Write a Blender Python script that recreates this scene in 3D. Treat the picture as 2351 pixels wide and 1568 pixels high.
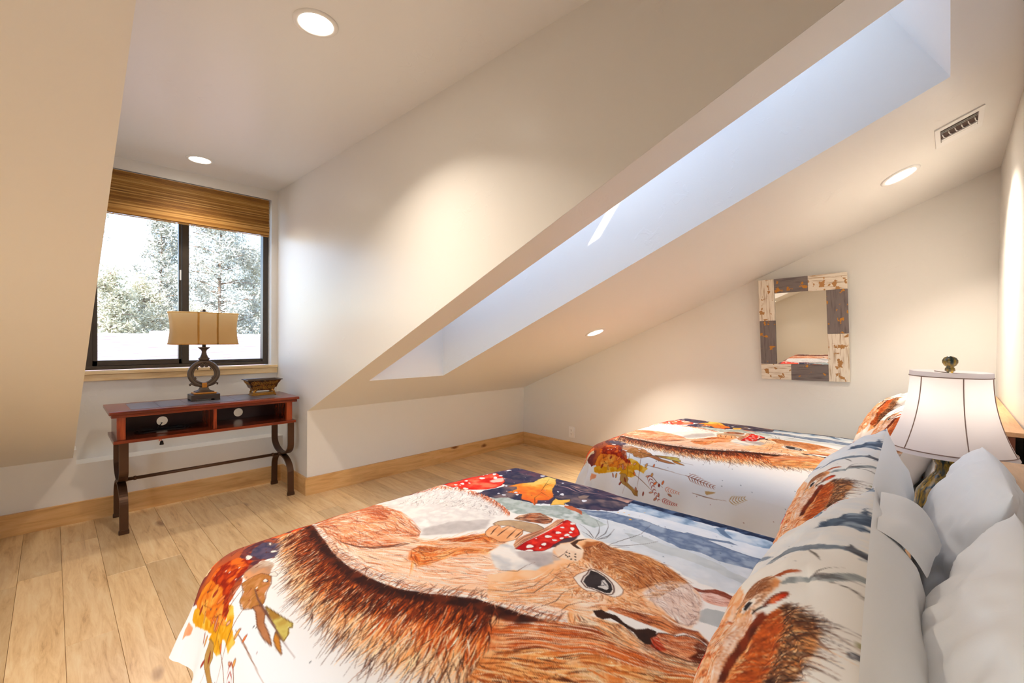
import bpy, bmesh, math, random
import numpy as np
from mathutils import Vector, Matrix

# ------------------------------------------------------------------ camera, sky, sun, exposure
scene = bpy.context.scene
col = scene.collection
for _o in list(bpy.data.objects):
    bpy.data.objects.remove(_o)

CAM_H = 1.27
th, pitch, roll = math.radians(45.687), -0.013, 0.0106
F0 = Vector((math.sin(th), math.cos(th), 0)); R0 = Vector((math.cos(th), -math.sin(th), 0)); U0 = Vector((0, 0, 1))
FW = F0 * math.cos(pitch) + U0 * math.sin(pitch); UP = U0 * math.cos(pitch) - F0 * math.sin(pitch)
cr, sr = math.cos(roll), math.sin(roll)
RIGHT = R0 * cr + UP * sr; UPR = UP * cr - R0 * sr
cam_data = bpy.data.cameras.new('camera'); cam = bpy.data.objects.new('camera', cam_data); col.objects.link(cam)
mw = Matrix.Identity(4)
for i in range(3):
    mw[i][0], mw[i][1], mw[i][2] = RIGHT[i], UPR[i], -FW[i]
mw[0][3], mw[1][3], mw[2][3] = 0, 0, CAM_H
cam.matrix_world = mw
cam_data.sensor_width = 36.0; cam_data.sensor_fit = 'HORIZONTAL'
cam_data.lens = 1031.4 / 2351 * 36.0
cam_data.clip_start = 0.02; cam_data.clip_end = 500
scene.camera = cam

SUN_DIR = Vector((.632, .600, -.812)).normalized()
world = bpy.data.worlds.new('sky'); scene.world = world; world.use_nodes = True
wn = world.node_tree.nodes; wl = world.node_tree.links
wn.clear()
w_out = wn.new('ShaderNodeOutputWorld'); w_bg = wn.new('ShaderNodeBackground'); w_sky = wn.new('ShaderNodeTexSky')
w_sky.sky_type = 'NISHITA'; w_sky.sun_disc = False
w_sky.sun_elevation = math.asin(-SUN_DIR.z); w_sky.sun_rotation = math.atan2(-SUN_DIR.x, -SUN_DIR.y)
w_sky.altitude = 1800; w_sky.air_density = 1.0; w_sky.dust_density = 1.5
wl.new(w_sky.outputs[0], w_bg.inputs[0]); wl.new(w_bg.outputs[0], w_out.inputs[0])
w_bg.inputs[1].default_value = .62
sun_data = bpy.data.lights.new('sun', 'SUN'); sun_data.energy = 7.0; sun_data.angle = math.radians(0.6); sun_data.color = (1, .95, .88)
sun = bpy.data.objects.new('sun', sun_data); col.objects.link(sun)
sun.rotation_euler = SUN_DIR.to_track_quat('-Z', 'Y').to_euler(); sun.location = (-6, -6, 9)

scene.view_settings.view_transform = 'Standard'; scene.view_settings.look = 'None'
scene.view_settings.exposure = 0.58; scene.view_settings.gamma = 1.0
scene.view_settings.use_curve_mapping = False

scene.cycles.max_bounces = 6; scene.cycles.diffuse_bounces = 4; scene.cycles.glossy_bounces = 2; scene.cycles.transmission_bounces = 3; scene.cycles.transparent_max_bounces = 6
scene.cycles.caustics_reflective = False; scene.cycles.caustics_refractive = False
scene.cycles.use_adaptive_sampling = True; scene.cycles.adaptive_threshold = .05

LAMP_W = 10.0            # recessed lamp power, W
LAMP_COL = (1.0, .87, .72)

# ------------------------------------------------------------------ helpers
rng = np.random.default_rng(7)
random.seed(7)

def wloc(o):
    v = Vector((0, 0, 0))
    while o is not None:
        v = v + o.location; o = o.parent
    return v

def tag(o, label=None, cat=None, group=None, kind=None):
    if label: o['label'] = label
    if cat: o['category'] = cat
    if group: o['group'] = group
    if kind: o['kind'] = kind
    return o

def empty(name, loc=(0, 0, 0), parent=None):
    o = bpy.data.objects.new(name, None); col.objects.link(o)
    o.empty_display_size = .05
    if parent is not None:
        o.parent = parent; o.location = Vector(loc) - wloc(parent)
    else:
        o.location = loc
    return o

class MB:
    """collects shapes given in world coordinates; build() links them as one mesh object"""
    def __init__(s): s.v = []; s.f = []; s.sm = []
    def add(s, vs, fs, smooth=False):
        n = len(s.v); s.v += [tuple(map(float, q)) for q in vs]
        for f in fs: s.f.append(tuple(i + n for i in f)); s.sm.append(smooth)
        return s
    def box(s, x0, x1, y0, y1, z0, z1):
        vs = [(x, y, z) for x in (x0, x1) for y in (y0, y1) for z in (z0, z1)]
        return s.add(vs, [(0, 1, 3, 2), (4, 6, 7, 5), (0, 4, 5, 1), (2, 3, 7, 6), (0, 2, 6, 4), (1, 5, 7, 3)])
    def bbox(s, x0, x1, y0, y1, z0, z1, b=.003):
        """box with chamfered edges"""
        bm = bmesh.new()
        vs = [bm.verts.new((x, y, z)) for x in (x0, x1) for y in (y0, y1) for z in (z0, z1)]
        for f in [(0, 1, 3, 2), (4, 6, 7, 5), (0, 4, 5, 1), (2, 3, 7, 6), (0, 2, 6, 4), (1, 5, 7, 3)]:
            bm.faces.new([vs[i] for i in f])
        bmesh.ops.bevel(bm, geom=bm.edges[:], offset=b, segments=2, affect='EDGES', profile=.6)
        bm.verts.index_update()
        s.add([v.co[:] for v in bm.verts], [[v.index for v in f.verts] for f in bm.faces]); bm.free()
        return s
    def prism(s, poly, axis, a0, a1):
        """polygon extruded along an axis; poly holds the two other coordinates in order"""
        n = len(poly)
        def mk(p, a):
            q = list(p); q.insert(axis, a); return q
        vs = [mk(p, a0) for p in poly] + [mk(p, a1) for p in poly]
        fs = [tuple(range(n)), tuple(range(2 * n - 1, n - 1, -1))]
        fs += [(i, n + i, n + (i + 1) % n, (i + 1) % n) for i in range(n)]
        return s.add(vs, fs)
    def lathe(s, prof, cx, cy, seg=32, sx=1, sy=1, smooth=True, caps=True):
        vs = []; fs = []
        for (r, z) in prof:
            for k in range(seg):
                a = 2 * math.pi * k / seg; vs.append((cx + r * sx * math.cos(a), cy + r * sy * math.sin(a), z))
        m = len(prof)
        for i in range(m - 1):
            for k in range(seg):
                k2 = (k + 1) % seg
                fs.append((i * seg + k, i * seg + k2, (i + 1) * seg + k2, (i + 1) * seg + k))
        if caps:
            fs.append(tuple(range(seg - 1, -1, -1))); fs.append(tuple((m - 1) * seg + k for k in range(seg)))
        return s.add(vs, fs, smooth)
    def tube(s, path, r, seg=8, closed=False, smooth=True):
        P = [Vector(p) for p in path]; n = len(P); vs = []; fs = []
        rr = r if hasattr(r, '__len__') else [r] * n
        up = None
        for i in range(n):
            a = P[(i - 1) % n] if (closed or i > 0) else P[i]; b = P[(i + 1) % n] if (closed or i < n - 1) else P[i]
            t = (b - a).normalized()
            if up is None:
                up = Vector((0, 0, 1)) if abs(t.z) < .9 else Vector((0, 1, 0))
            u = (up - t * up.dot(t))
            if u.length < 1e-6: u = t.orthogonal()
            u.normalize(); w = t.cross(u); up = u
            for k in range(seg):
                an = 2 * math.pi * k / seg
                vs.append(P[i] + (u * math.cos(an) + w * math.sin(an)) * rr[i])
        for i in range(n if closed else n - 1):
            j = (i + 1) % n
            for k in range(seg):
                k2 = (k + 1) % seg
                fs.append((i * seg + k, i * seg + k2, j * seg + k2, j * seg + k))
        if not closed:
            fs.append(tuple(range(seg - 1, -1, -1))); fs.append(tuple((n - 1) * seg + k for k in range(seg)))
        return s.add(vs, fs, smooth)
    def strap(s, path, wdir, w, t):
        """flat bar swept along a path; wdir is its width direction"""
        P = [Vector(p) for p in path]; n = len(P); W = Vector(wdir).normalized(); vs = []; fs = []
        for i in range(n):
            a = P[max(i - 1, 0)]; b = P[min(i + 1, n - 1)]; tn = (b - a).normalized(); nn = tn.cross(W).normalized()
            for (du, dn) in ((-1, -1), (1, -1), (1, 1), (-1, 1)):
                vs.append(P[i] + W * (du * w / 2) + nn * (dn * t / 2))
        for i in range(n - 1):
            for k in range(4):
                k2 = (k + 1) % 4
                fs.append((i * 4 + k, i * 4 + k2, i * 4 + 4 + k2, i * 4 + 4 + k))
        fs.append((3, 2, 1, 0)); fs.append(tuple((n - 1) * 4 + k for k in range(4)))
        return s.add(vs, fs)
    def build(s, name, mat, parent=None, origin=None):
        me = bpy.data.meshes.new(name)
        if parent is not None: off = wloc(parent)
        else: off = Vector((0, 0, 0))
        o_w = Vector(origin) if origin is not None else off
        me.from_pydata([(v[0] - o_w.x, v[1] - o_w.y, v[2] - o_w.z) for v in s.v], [], s.f)
        me.polygons.foreach_set('use_smooth', s.sm)
        bm = bmesh.new(); bm.from_mesh(me); bmesh.ops.recalc_face_normals(bm, faces=bm.faces[:]); bm.to_mesh(me); bm.free()
        me.update()
        if mat is not None: me.materials.append(mat)
        o = bpy.data.objects.new(name, me); col.objects.link(o)
        if parent is not None: o.parent = parent
        o.location = o_w - off
        return o

def grid_object(name, V, colors, mat, parent=None, origin=(0, 0, 0), smooth=True):
    """V: (n, m, 3) grid of points, colors: (n, m, 3) or None"""
    n, m = V.shape[:2]
    me = bpy.data.meshes.new(name)
    idx = np.arange(n * m).reshape(n, m)
    q = np.stack([idx[:-1, :-1], idx[1:, :-1], idx[1:, 1:], idx[:-1, 1:]], -1).reshape(-1, 4)
    me.vertices.add(n * m); me.vertices.foreach_set('co', (V.reshape(-1, 3) - np.array(origin)).astype(np.float32).ravel())
    me.loops.add(q.size); me.loops.foreach_set('vertex_index', q.astype(np.int32).ravel())
    me.polygons.add(len(q)); me.polygons.foreach_set('loop_start', np.arange(0, q.size, 4, dtype=np.int32))
    me.polygons.foreach_set('use_smooth', np.full(len(q), smooth))
    me.update(); me.validate()
    if colors is not None:
        at = me.color_attributes.new('print', 'FLOAT_COLOR', 'POINT')
        c4 = np.ones((n * m, 4), np.float32); c4[:, :3] = colors.reshape(-1, 3)
        at.data.foreach_set('color', c4.ravel())
    me.materials.append(mat)
    o = bpy.data.objects.new(name, me); col.objects.link(o)
    if parent is not None: o.parent = parent
    o.location = origin
    return o

# ------------------------------------------------------------------ materials
def lin(r, g, b):
    f = lambda c: (c / 255 / 12.92) if c / 255 <= .04045 else ((c / 255 + .055) / 1.055) ** 2.4
    return (f(r), f(g), f(b), 1)

def mat_new(name):
    m = bpy.data.materials.new(name); m.use_nodes = True
    nt = m.node_tree; b = nt.nodes['Principled BSDF']
    return m, nt, b

def mat_plain(name, c, rough=.5, metal=0.0, spec=.5, noise=0.0, nscale=20, bump=0.0, bscale=120, coat=0.0):
    m, nt, b = mat_new(name)
    b.inputs['Base Color'].default_value = c; b.inputs['Roughness'].default_value = rough
    b.inputs['Metallic'].default_value = metal; b.inputs['Specular IOR Level'].default_value = spec
    if coat: b.inputs['Coat Weight'].default_value = coat; b.inputs['Coat Roughness'].default_value = .08
    tc = nt.nodes.new('ShaderNodeTexCoord')
    if noise:
        n = nt.nodes.new('ShaderNodeTexNoise'); n.inputs['Scale'].default_value = nscale; n.inputs['Detail'].default_value = 5
        nt.links.new(tc.outputs['Object'], n.inputs['Vector'])
        mx = nt.nodes.new('ShaderNodeMix'); mx.data_type = 'RGBA'
        mx.inputs['A'].default_value = tuple(q * (1 - noise) for q in c[:3]) + (1,)
        mx.inputs['B'].default_value = tuple(min(1, q * (1 + noise)) for q in c[:3]) + (1,)
        nt.links.new(n.outputs['Fac'], mx.inputs['Factor']); nt.links.new(mx.outputs['Result'], b.inputs['Base Color'])
    if bump:
        n2 = nt.nodes.new('ShaderNodeTexNoise'); n2.inputs['Scale'].default_value = bscale; n2.inputs['Detail'].default_value = 4
        nt.links.new(tc.outputs['Object'], n2.inputs['Vector'])
        bp = nt.nodes.new('ShaderNodeBump'); bp.inputs['Strength'].default_value = bump; bp.inputs['Distance'].default_value = .002
        nt.links.new(n2.outputs['Fac'], bp.inputs['Height']); nt.links.new(bp.outputs['Normal'], b.inputs['Normal'])
    return m

def mat_wall(name, c, rough=.36, trowel=.5):
    """painted plaster: fine orange peel and sparse trowel ridges"""
    m, nt, b = mat_new(name)
    b.inputs['Base Color'].default_value = c; b.inputs['Roughness'].default_value = rough; b.inputs['Specular IOR Level'].default_value = .45
    g = nt.nodes.new('ShaderNodeNewGeometry')
    n1 = nt.nodes.new('ShaderNodeTexNoise'); n1.inputs['Scale'].default_value = 160; n1.inputs['Detail'].default_value = 0
    n2 = nt.nodes.new('ShaderNodeTexNoise'); n2.inputs['Scale'].default_value = 9; n2.inputs['Detail'].default_value = 3; n2.inputs['Distortion'].default_value = 1.6
    n3 = nt.nodes.new('ShaderNodeTexNoise'); n3.inputs['Scale'].default_value = 2.2; n3.inputs['Detail'].default_value = 0
    for n in (n1, n2, n3): nt.links.new(g.outputs['Position'], n.inputs['Vector'])
    r2 = nt.nodes.new('ShaderNodeMapRange'); r2.inputs[1].default_value = .60; r2.inputs[2].default_value = .65
    nt.links.new(n2.outputs['Fac'], r2.inputs[0])
    r3 = nt.nodes.new('ShaderNodeMapRange'); r3.inputs[1].default_value = .5; r3.inputs[2].default_value = .62
    nt.links.new(n3.outputs['Fac'], r3.inputs[0])
    mu = nt.nodes.new('ShaderNodeMath'); mu.operation = 'MULTIPLY'; nt.links.new(r2.outputs[0], mu.inputs[0]); nt.links.new(r3.outputs[0], mu.inputs[1])
    ad = nt.nodes.new('ShaderNodeMath'); ad.operation = 'MULTIPLY_ADD'; ad.inputs[1].default_value = trowel
    nt.links.new(mu.outputs[0], ad.inputs[0])
    sc_ = nt.nodes.new('ShaderNodeMath'); sc_.operation = 'MULTIPLY'; sc_.inputs[1].default_value = .12; nt.links.new(n1.outputs['Fac'], sc_.inputs[0])
    nt.links.new(sc_.outputs[0], ad.inputs[2])
    bp = nt.nodes.new('ShaderNodeBump'); bp.inputs['Strength'].default_value = .35; bp.inputs['Distance'].default_value = .0025
    nt.links.new(ad.outputs[0], bp.inputs['Height']); nt.links.new(bp.outputs['Normal'], b.inputs['Normal'])
    return m

def mat_wood(name, stops, axis='X', scale=1.0, rough=.45, knots=0.0, knot_col=(.12, .05, .02, 1), rand=False, bump=.15, knot_scale=2.2, spec=.4, stretch=9):
    """stops: list of (pos, colour); grain runs along axis"""
    m, nt, b = mat_new(name)
    L = nt.links.new
    tc = nt.nodes.new('ShaderNodeTexCoord'); mp = nt.nodes.new('ShaderNodeMapping')
    src = tc.outputs['Object']
    if rand:
        oi = nt.nodes.new('ShaderNodeObjectInfo'); ad = nt.nodes.new('ShaderNodeVectorMath'); ad.operation = 'ADD'
        L(tc.outputs['Object'], ad.inputs[0]); L(oi.outputs['Location'], ad.inputs[1])
        cx = nt.nodes.new('ShaderNodeCombineXYZ'); mlt = nt.nodes.new('ShaderNodeMath'); mlt.operation = 'MULTIPLY'; mlt.inputs[1].default_value = 37
        L(oi.outputs['Random'], mlt.inputs[0]); L(mlt.outputs[0], cx.inputs[2])
        ad2 = nt.nodes.new('ShaderNodeVectorMath'); ad2.operation = 'ADD'; L(ad.outputs[0], ad2.inputs[0]); L(cx.outputs[0], ad2.inputs[1]); src = ad2.outputs[0]
    L(src, mp.inputs['Vector'])
    s = [stretch * scale] * 3; s['XYZ'.index(axis)] = 1.0 * scale
    mp.inputs['Scale'].default_value = s
    n1 = nt.nodes.new('ShaderNodeTexNoise'); n1.inputs['Scale'].default_value = 2.2; n1.inputs['Detail'].default_value = 5; n1.inputs['Roughness'].default_value = .62; n1.inputs['Distortion'].default_value = .8
    L(mp.outputs[0], n1.inputs['Vector'])
    n2 = nt.nodes.new('ShaderNodeTexNoise'); n2.inputs['Scale'].default_value = 14; n2.inputs['Detail'].default_value = 3; L(mp.outputs[0], n2.inputs['Vector'])
    mx = nt.nodes.new('ShaderNodeMath'); mx.operation = 'MULTIPLY_ADD'; mx.inputs[1].default_value = .22
    L(n2.outputs['Fac'], mx.inputs[0]); 
    sb = nt.nodes.new('ShaderNodeMath'); sb.operation = 'MULTIPLY_ADD'; sb.inputs[1].default_value = 1.25; sb.inputs[2].default_value = -.24; L(n1.outputs['Fac'], sb.inputs[0])
    L(sb.outputs[0], mx.inputs[2])
    rp = nt.nodes.new('ShaderNodeValToRGB'); el = rp.color_ramp.elements
    while len(el) > 1: el.remove(el[-1])
    el[0].position, el[0].color = stops[0]
    for p_, c_ in stops[1:]:
        e = el.new(p_); e.color = c_
    L(mx.outputs[0], rp.inputs[0]); out = rp.outputs[0]
    if rand:
        hs = nt.nodes.new('ShaderNodeHueSaturation'); mr = nt.nodes.new('ShaderNodeMapRange'); mr.inputs[3].default_value = .86; mr.inputs[4].default_value = 1.12
        L(oi.outputs['Random'], mr.inputs[0]); L(mr.outputs[0], hs.inputs['Value']); L(out, hs.inputs['Color']); out = hs.outputs[0]
    if knots:
        mp2 = nt.nodes.new('ShaderNodeMapping'); s2 = [knot_scale * 2.2] * 3; s2['XYZ'.index(axis)] = knot_scale; mp2.inputs['Scale'].default_value = s2
        L(src, mp2.inputs['Vector'])
        nn = nt.nodes.new('ShaderNodeTexNoise'); nn.inputs['Scale'].default_value = 3.0; nn.inputs['Detail'].default_value = 3; L(mp2.outputs[0], nn.inputs['Vector'])
        va = nt.nodes.new('ShaderNodeVectorMath'); va.operation = 'SCALE'; va.inputs['Scale'].default_value = .18; L(nn.outputs['Color'], va.inputs[0])
        vb = nt.nodes.new('ShaderNodeVectorMath'); vb.operation = 'ADD'; L(mp2.outputs[0], vb.inputs[0]); L(va.outputs[0], vb.inputs[1])
        vo = nt.nodes.new('ShaderNodeTexVoronoi'); vo.inputs['Scale'].default_value = 1.0; L(vb.outputs[0], vo.inputs['Vector'])
        kr = nt.nodes.new('ShaderNodeMapRange'); kr.inputs[1].default_value = knots * .35; kr.inputs[2].default_value = knots; kr.inputs[3].default_value = 1; kr.inputs[4].default_value = 0
        L(vo.outputs['Distance'], kr.inputs[0])
        km = nt.nodes.new('ShaderNodeMix'); km.data_type = 'RGBA'; L(kr.outputs[0], km.inputs['Factor']); L(out, km.inputs['A']); km.inputs['B'].default_value = knot_col
        out = km.outputs['Result']
    L(out, b.inputs['Base Color'])
    b.inputs['Roughness'].default_value = rough; b.inputs['Specular IOR Level'].default_value = spec
    if bump:
        bp = nt.nodes.new('ShaderNodeBump'); bp.inputs['Strength'].default_value = bump; bp.inputs['Distance'].default_value = .001
        L(n2.outputs['Fac'], bp.inputs['Height']); L(bp.outputs[0], b.inputs['Normal'])
    return m

def mat_fabric(name, c, rough=.85, transl=0.0, weave=700, wb=.08, fold=.0):
    m, nt, b = mat_new(name); L = nt.links.new
    b.inputs['Base Color'].default_value = c; b.inputs['Roughness'].default_value = rough; b.inputs['Specular IOR Level'].default_value = .2
    b.inputs['Sheen Weight'].default_value = .15
    tc = nt.nodes.new('ShaderNodeTexCoord'); n = nt.nodes.new('ShaderNodeTexNoise'); n.inputs['Scale'].default_value = weave; L(tc.outputs['Object'], n.inputs['Vector'])
    bp = nt.nodes.new('ShaderNodeBump'); bp.inputs['Strength'].default_value = wb; bp.inputs['Distance'].default_value = .0008; L(n.outputs['Fac'], bp.inputs['Height'])
    last = bp
    if fold:
        n2 = nt.nodes.new('ShaderNodeTexNoise'); n2.inputs['Scale'].default_value = 7; n2.inputs['Detail'].default_value = 3; n2.inputs['Distortion'].default_value = .7; L(tc.outputs['Object'], n2.inputs['Vector'])
        bp2 = nt.nodes.new('ShaderNodeBump'); bp2.inputs['Strength'].default_value = fold; bp2.inputs['Distance'].default_value = .02; L(n2.outputs['Fac'], bp2.inputs['Height']); L(bp.outputs[0], bp2.inputs['Normal']); last = bp2
    L(last.outputs[0], b.inputs['Normal'])
    if transl:
        t = nt.nodes.new('ShaderNodeBsdfTranslucent'); t.inputs[0].default_value = c
        mx = nt.nodes.new('ShaderNodeMixShader'); mx.inputs[0].default_value = transl
        L(b.outputs[0], mx.inputs[1]); L(t.outputs[0], mx.inputs[2]); L(mx.outputs[0], nt.nodes['Material Output'].inputs[0])
    return m

def mat_print(name):
    m, nt, b = mat_new(name); L = nt.links.new
    a = nt.nodes.new('ShaderNodeAttribute'); a.attribute_name = 'print'; a.attribute_type = 'GEOMETRY'
    L(a.outputs['Color'], b.inputs['Base Color']); b.inputs['Roughness'].default_value = .75; b.inputs['Specular IOR Level'].default_value = .08
    tc = nt.nodes.new('ShaderNodeTexCoord'); n = nt.nodes.new('ShaderNodeTexNoise'); n.inputs['Scale'].default_value = 900; L(tc.outputs['Object'], n.inputs['Vector'])
    n2 = nt.nodes.new('ShaderNodeTexNoise'); n2.inputs['Scale'].default_value = 6; n2.inputs['Detail'].default_value = 3; n2.inputs['Distortion'].default_value = .6; L(tc.outputs['Object'], n2.inputs['Vector'])
    bp = nt.nodes.new('ShaderNodeBump'); bp.inputs['Strength'].default_value = .05; bp.inputs['Distance'].default_value = .0006; L(n.outputs['Fac'], bp.inputs['Height'])
    bp2 = nt.nodes.new('ShaderNodeBump'); bp2.inputs['Strength'].default_value = .25; bp2.inputs['Distance'].default_value = .015; L(n2.outputs['Fac'], bp2.inputs['Height']); L(bp.outputs[0], bp2.inputs['Normal'])
    L(bp2.outputs[0], b.inputs['Normal'])
    return m

def mat_emit(name, c, strength):
    m = bpy.data.materials.new(name); m.use_nodes = True; nt = m.node_tree; nt.nodes.clear()
    o = nt.nodes.new('ShaderNodeOutputMaterial'); e = nt.nodes.new('ShaderNodeEmission'); e.inputs[0].default_value = c; e.inputs[1].default_value = strength
    nt.links.new(e.outputs[0], o.inputs[0]); return m

def mat_glass_pane(name, tint=(1, 1, 1, 1), refl=.06):
    m = bpy.data.materials.new(name); m.use_nodes = True; nt = m.node_tree; nt.nodes.clear(); L = nt.links.new
    o = nt.nodes.new('ShaderNodeOutputMaterial'); t = nt.nodes.new('ShaderNodeBsdfTransparent'); t.inputs[0].default_value = tint
    g = nt.nodes.new('ShaderNodeBsdfGlossy'); g.inputs['Roughness'].default_value = .02
    mx = nt.nodes.new('ShaderNodeMixShader'); mx.inputs[0].default_value = refl
    L(t.outputs[0], mx.inputs[1]); L(g.outputs[0], mx.inputs[2]); L(mx.outputs[0], o.inputs[0]); return m

M = {}
M['wall'] = mat_wall('plaster_white', (.83, .81, .775, 1))
M['ceil'] = mat_wall('plaster_ceiling', (.86, .86, .85, 1), rough=.32, trowel=.9)
M['oak'] = mat_wood('oak_laminate', [(.16, lin(186, 146, 100)), (.36, lin(222, 186, 136)), (.55, lin(234, 202, 154)), (.8, lin(242, 218, 176))], 'Y', 1.7, rough=.30, rand=True, bump=.06, knots=.10, knot_col=lin(168, 128, 92), knot_scale=1.5, spec=.5)
M['joint'] = mat_plain('plank_joint', lin(160, 118, 80), .8)
M['alder_x'] = mat_wood('knotty_alder', [(.2, lin(196, 146, 88)), (.5, lin(222, 176, 116)), (.8, lin(234, 194, 138))], 'X', 1.0, rough=.4, knots=.13, knot_col=lin(130, 78, 40), bump=.08)
M['alder_y'] = mat_wood('knotty_alder_side', [(.2, lin(196, 146, 88)), (.5, lin(222, 176, 116)), (.8, lin(234, 194, 138))], 'Y', 1.0, rough=.4, knots=.13, knot_col=lin(130, 78, 40), bump=.08)
M['pine'] = mat_wood('clear_pine', [(.2, lin(214, 176, 120)), (.5, lin(236, 206, 156)), (.8, lin(244, 222, 180))], 'X', 1.2, rough=.4, knots=.2, knot_col=lin(150, 90, 60), bump=.05)
M['bronze'] = mat_plain('bronze_aluminium', lin(74, 66, 58), .42, .3, noise=.1)
M['white_metal'] = mat_plain('white_enamel', (.93, .92, .90, 1), .3)
M['glass'] = mat_glass_pane('window_glass')
M['mirror'] = mat_plain('mirror_silver', (.86, .84, .80, 1), .01, 1.0)
M['dark'] = mat_plain('hole_shade', lin(60, 30, 14), .7)  # dark brown standing for the shade inside vent and outlet holes

# ------------------------------------------------------------------ room measures (metres)
XE, YK, XC, ZK, BBH = 3.90, 3.602, 1.3985, .661, .1366
YW, YU, ZD, YH, SL, XL = 4.1326, 4.28, 2.52, -.195, .431, .0958
XLEFT = -1.1
def zr(y): return ZK + SL * (YK - y)
NR = Vector((0, SL, 1)).normalized()      # roof normal, pointing out

def struct(o): return tag(o, kind='structure')

# ------------------------------------------------------------------ structure
# floor: base board and laminate planks
fl = struct(MB().box(XLEFT - .1, XE + .1, YH - .1, YU + .2, -.06, -.004).build('floor', M['joint']))
PW = .16; gap = .0006
plank_meshes = {}
xs0 = .035 - PW * 8
ix = 0
prng = random.Random(3)
x = xs0
while x < XE:
    xa, xb = max(x, XLEFT), min(x + PW, XE)
    if xb - xa > .02:
        y = YH - prng.uniform(.1, 1.1)
        while y < YU:
            ya, yb = max(y, YH), min(y + 1.22, YW + .0 if True else YU)
            if yb - ya > .02:
                key = (round(xb - xa, 3), round(yb - ya, 3))
                if key not in plank_meshes:
                    mb = MB(); w2, l2 = (xb - xa) / 2 - gap, (yb - ya) / 2 - gap; c = .0008
                    vs = [(-w2, -l2, -.004), (w2, -l2, -.004), (w2, l2, -.004), (-w2, l2, -.004), (-w2, -l2, -c), (w2, -l2, -c), (w2, l2, -c), (-w2, l2, -c),
                          (-w2 + c, -l2 + c, 0), (w2 - c, -l2 + c, 0), (w2 - c, l2 - c, 0), (-w2 + c, l2 - c, 0)]
                    fs = [(0, 1, 5, 4), (1, 2, 6, 5), (2, 3, 7, 6), (3, 0, 4, 7), (4, 5, 9, 8), (5, 6, 10, 9), (6, 7, 11, 10), (7, 4, 8, 11), (8, 9, 10, 11)]
                    mb.add(vs, fs); ob = mb.build('plank', M['oak']); plank_meshes[key] = ob.data; bpy.data.objects.remove(ob)
                po = bpy.data.objects.new('plank', plank_meshes[key]); col.objects.link(po); po.parent = fl
                po.location = ((xa + xb) / 2, (ya + yb) / 2, 0)
            y += 1.22
    x += PW

# walls
struct(MB().box(XE, XE + .1, YH - .1, YK + .1, -.05, 2.85).build('wall_end', M['wall']))
struct(MB().box(XLEFT - .1, XE + .1, YH - .1, YH, -.05, 2.95).build('wall_headboard', M['wall']))
sw = MB(); G0, G1, GZ0, GZ1 = -.12, 1.30, .12, 1.60       # side wall behind the camera; glazed opening added to let in fill daylight
sw.box(XLEFT - .1, XLEFT, YH - .1, G0, -.05, 2.95); sw.box(XLEFT - .1, XLEFT, G1, YU + .2, -.05, 2.95)
sw.box(XLEFT - .1, XLEFT, G0, G1, -.05, GZ0); sw.box(XLEFT - .1, XLEFT, G0, G1, GZ1, 2.95)
struct(sw.build('wall_side', M['wall']))
struct(MB().box(XC + .0006, XE + .1, YK, YK + .1, -.05, ZK + .02).build('wall_knee', M['wall']))
lw = MB().box(XLEFT, XL + .016, YW, YW + .2, -.05, zr(YW) + .05)
lw.box(XL + .016, XC + .02, YW, YU + .05, -.05, .385)
struct(lw.build('wall_ledge', M['wall']))
WX0, WX1, WZ0, WZ1 = .155, 1.349, .975, 2.435
uw = MB()
uw.box(XL - .3, WX0, YU, YU + .2, .3, 2.7); uw.box(WX1, XC + .05, YU, YU + .2, .3, 2.7)
uw.box(WX0, WX1, YU, YU + .2, .3, WZ0); uw.box(WX0, WX1, YU, YU + .2, WZ1, 2.7)
struct(uw.build('wall_window', M['wall']))
# dormer cheeks
struct(MB().prism([(YK + .001, -.05), (YU + .1, -.05), (YU + .1, ZD), (YH - .05, ZD), (YH - .05, zr(YH - .05) + .002), (YK + .001, ZK)], 0, XC, XC + .03).build('wall_cheek', M['wall']))
struct(MB().prism([(YU + .1, zr(YU + .1) + .01), (YU + .1, ZD), (YH - .05, ZD), (YH - .05, zr(YH - .05) + .01)], 0, XL - .03, XL - .0004).build('wall_cheek_far', M['wall']))
struct(MB().box(XL - .04, XC + .035, YH - .1, YU + .2, ZD, ZD + .02).build('ceiling', M['ceil']))
# sloped ceilings
SX0, SX1, SY0, SY1 = 1.578, 2.232, .016, 2.96
def slab(xs, ys, skip=()):
    mb = MB(); T = .05
    for i in range(len(xs) - 1):
        for j in range(len(ys) - 1):
            if (i, j) in skip: continue
            p = [(xs[i], ys[j]), (xs[i + 1], ys[j]), (xs[i + 1], ys[j + 1]), (xs[i], ys[j + 1])]
            vs = [(a, b_, zr(b_)) for a, b_ in p] + [(a, b_, zr(b_) + T) for a, b_ in p]
            mb.add(vs, [(0, 1, 2, 3), (7, 6, 5, 4), (0, 4, 5, 1), (1, 5, 6, 2), (2, 6, 7, 3), (3, 7, 4, 0)])
    return mb
struct(slab([XC + .001, SX0 - .03, SX1 + .03, XE + .1], [YH - .1, SY0 - .05, SY1 + .05, YK + .1], {(1, 1)}).build('ceiling_slope', M['wall']))
struct(slab([XLEFT - 1.4, XL], [YH - .1, YW + .2]).build('ceiling_slope_far', M['wall']))  # runs on past the side wall as an overhang added to block direct sun

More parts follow.
